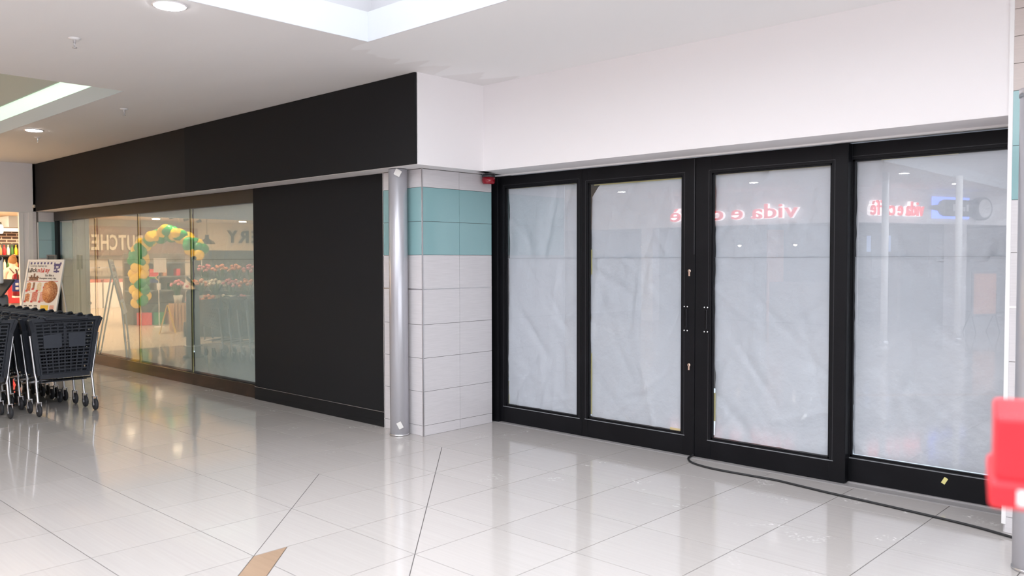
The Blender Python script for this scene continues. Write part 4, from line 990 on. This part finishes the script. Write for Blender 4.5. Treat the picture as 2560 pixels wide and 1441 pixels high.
def lit_sign(label, txt, mtx, h, length):
    t = thing('shop_sign', label, 'sign', (0,0,0)); t.matrix_world = Matrix.Identity(4)
    need = 0
    for ch in txt:
        if ch == ' ': need += h*.34; continue
        b = text_mb(ch, h*1.42, .07, .004, False); need += max(v.x for v in b.v)-min(v.x for v in b.v)+h*.12
    mtx = mtx @ Matrix.Diagonal((length/need, 1, 1, 1))
    adv = 0
    for ch in txt:
        if ch == ' ': adv += h*.34; continue
        b = text_mb(ch, h*1.42, .07, .004, False); x1 = max(v.x for v in b.v); x0_ = min(v.x for v in b.v)
        sh_ = Matrix.Translation((adv-x0_, 0, 0))
        c = MB(); c.v = [v.copy() for v in b.v]; c.f = [list(q) for q in b.f]
        side = text_mb(ch, h*1.42, .09, .011, False); side.xf(mtx @ sh_ @ Matrix.Translation((0,0,-.02)))
        b.xf(mtx @ sh_ @ Matrix.Translation((0,0,.035)))
        lt = b.build('letter', 'sign_red', t, local=True); side.build('letter_return', 'sign_side', lt, local=True)
        adv += (x1-x0_)+h*.12
    return t
TX = Matrix(((-1,0,0,0),(0,0,1,0),(0,1,0,0),(0,0,0,1)))        # text x -> -X, text y -> Z, text z -> +Y
lit_sign('large lit red cafe letters on the opposite bulkhead, mirrored across the doors', 'vida e caff\u00e8', Matrix.Translation((-8.17, YO+.06, 2.50)) @ TX, .33, 3.35)
TB = OB @ Matrix.Translation((2.2, .06, 2.53)) @ TX
lit_sign('smaller lit red cafe letters on the angled bulkhead, mirrored in the rightmost pane', 'vida e caff\u00e8', TB, .32, 1.62)
# blue haloed sign shaped like a strip with a round end
bs = thing('halo_sign', 'dark bar sign with round end and blue halo, mirrored in the rightmost pane', 'sign', (0,0,0))
def ob(b): return b.xf(OB)
OBS = OB @ Matrix.Translation((-.38, 0, 0))
def ob2(b): return b.xf(OBS)
ob2(MB().box(2.95, 4.15, .004, .02, 2.49, 2.98)).build('halo', 'sign_blue', bs)
ob2(MB().bbox(3.25, 4.15, .05, .11, 2.54, 2.92, .01)).build('bar', 'dark_grey', bs)
b = MB(); q8 = [(2.85,2.68),(3.08,2.66),(3.14,2.58),(3.25,2.54),(3.25,2.92),(3.14,2.88),(3.08,2.80),(2.85,2.78)]
b.add([(u,.05,z) for u,z in q8]+[(u,.11,z) for u,z in q8], [tuple(range(8)), tuple(range(8,16))[::-1]]+[(i,(i+1)%8,8+(i+1)%8,8+i) for i in range(8)])
ob2(b).build('taper', 'grey', bs)
b = MB()
for q, hh in enumerate((.16, .10, .11, .10, .15)): b.box(3.50+.11*q, 3.57+.11*q, .11, .116, 2.66, 2.66+hh)
ob2(b).build('lettering', 'paper', bs)
b = MB().lathe([(.25,-.10),(.27,-.08),(.27,.08),(.25,.10),(.20,.10),(.18,.08),(.02,.08)], (0,0,0), 32, 'y'); b.xf(OBS @ Matrix.Translation((4.42, .12, 2.73))); b.build('round_end', 'dark_grey', bs)
b = MB()
for q in range(5): b.tube([(4.42,.215,2.73),(4.42+.19*math.cos(q*1.2566+.3),.215,2.73+.19*math.sin(q*1.2566+.3))], .016, 6)
b.lathe([(.195,.205),(.215,.21),(.215,.222),(.195,.222)], (4.42,0,2.73), 28, 'y'); ob2(b).build('round_emblem', 'paper', bs)
# free standing round pillars of the mall
for k, (x, y) in enumerate(((-5.55, -4.05), (-4.75, -5.6))):
    t = thing('mall_pillar', ['slim white pillar crossing the mirrored red cafe letters', 'slim white pillar crossing the mirrored blue halo sign'][k], 'pillar', (x, y, 0), group='slim mall pillars')
    MB().lathe([(.06,0),(.06,ZC-.01)], (x,y,0), 24).build('shaft', 'white_trim', t); MB().lathe([(.08,0),(.08,.06),(.064,.07)], (x,y,0), 24).build('foot_ring', 'chrome', t)
# cafe fittings behind the opposite shopfront
for k, (x0, x1, z0, z1) in enumerate(((-8.9, -8.2, 1.75, 2.15), (-9.9, -9.3, 1.75, 2.1), (-8.1, -7.5, 1.75, 2.15))):
    tag(MB().bbox(x0, x1, -9.98, -9.94, z0, z1, .004).build('menu_screen', 'screen'), ['blue lit menu screen mirrored right of centre in the right sliding door', 'smaller blue lit menu screen mirrored in the middle of the right sliding door', 'blue lit menu screen mirrored at the right stile of the right sliding door'][k], 'screen')
tag(MB().bbox(-11.5, -7.8, -8.6, -8.0, 0, 1.0, .02).build('cafe_counter', 'shop_mid'), 'brown cafe counter opposite, seen only in reflection', 'counter')
for k in range(4):
    x = -13.6+1.5*k
    t = thing('cafe_pendant', 'small warm pendant lamp over the opposite cafe counter', 'lamp', (x, -8.2, 1.9), group='cafe pendant lamps')
    MB().lathe([(.02,2.05),(.05,2.0),(.09,1.93)], (x,-8.2,0), 16).tube([(x,-8.2,2.04),(x,-8.2,ZS+.05)], .005, 6).build('shade', 'dark_letter', t); MB().ball((x,-8.2,1.93), .045).build('bulb', 'globe', t)
ob(MB().bbox(.45, .95, -2.95, -2.9, 0, 2.3, .01)).build('orange_banner', 'orange_f', wo)
for u in (1.4, 2.0, 3.9, 4.6): ob(MB().bbox(u, u+.42, -1.2, -1.15, 1.1, 2.2, .01)).build('display_panel', 'grey', wo)
ab = thing('notice_board', 'framed orange notice stand mirrored in the rightmost pane', 'notice stand', (-4.9, -8.0, 0), rz=-1.0)
MB().bbox(-.32, .32, -.02, .02, .35, 1.3, .01).build('frame', 'dark_grey', ab, local=True); MB().box(-.28, .28, .0205, .024, .40, 1.25).build('notice', 'food_d', ab, local=True)
MB().tube([(-.3,.0,.36),(-.3,.12,0)], .012, 6).tube([(.3,.0,.36),(.3,.12,0)], .012, 6).tube([(-.3,.0,.5),(-.3,-.25,0)], .012, 6).tube([(.3,.0,.5),(.3,-.25,0)], .012, 6).build('legs', 'dark_grey', ab, local=True)
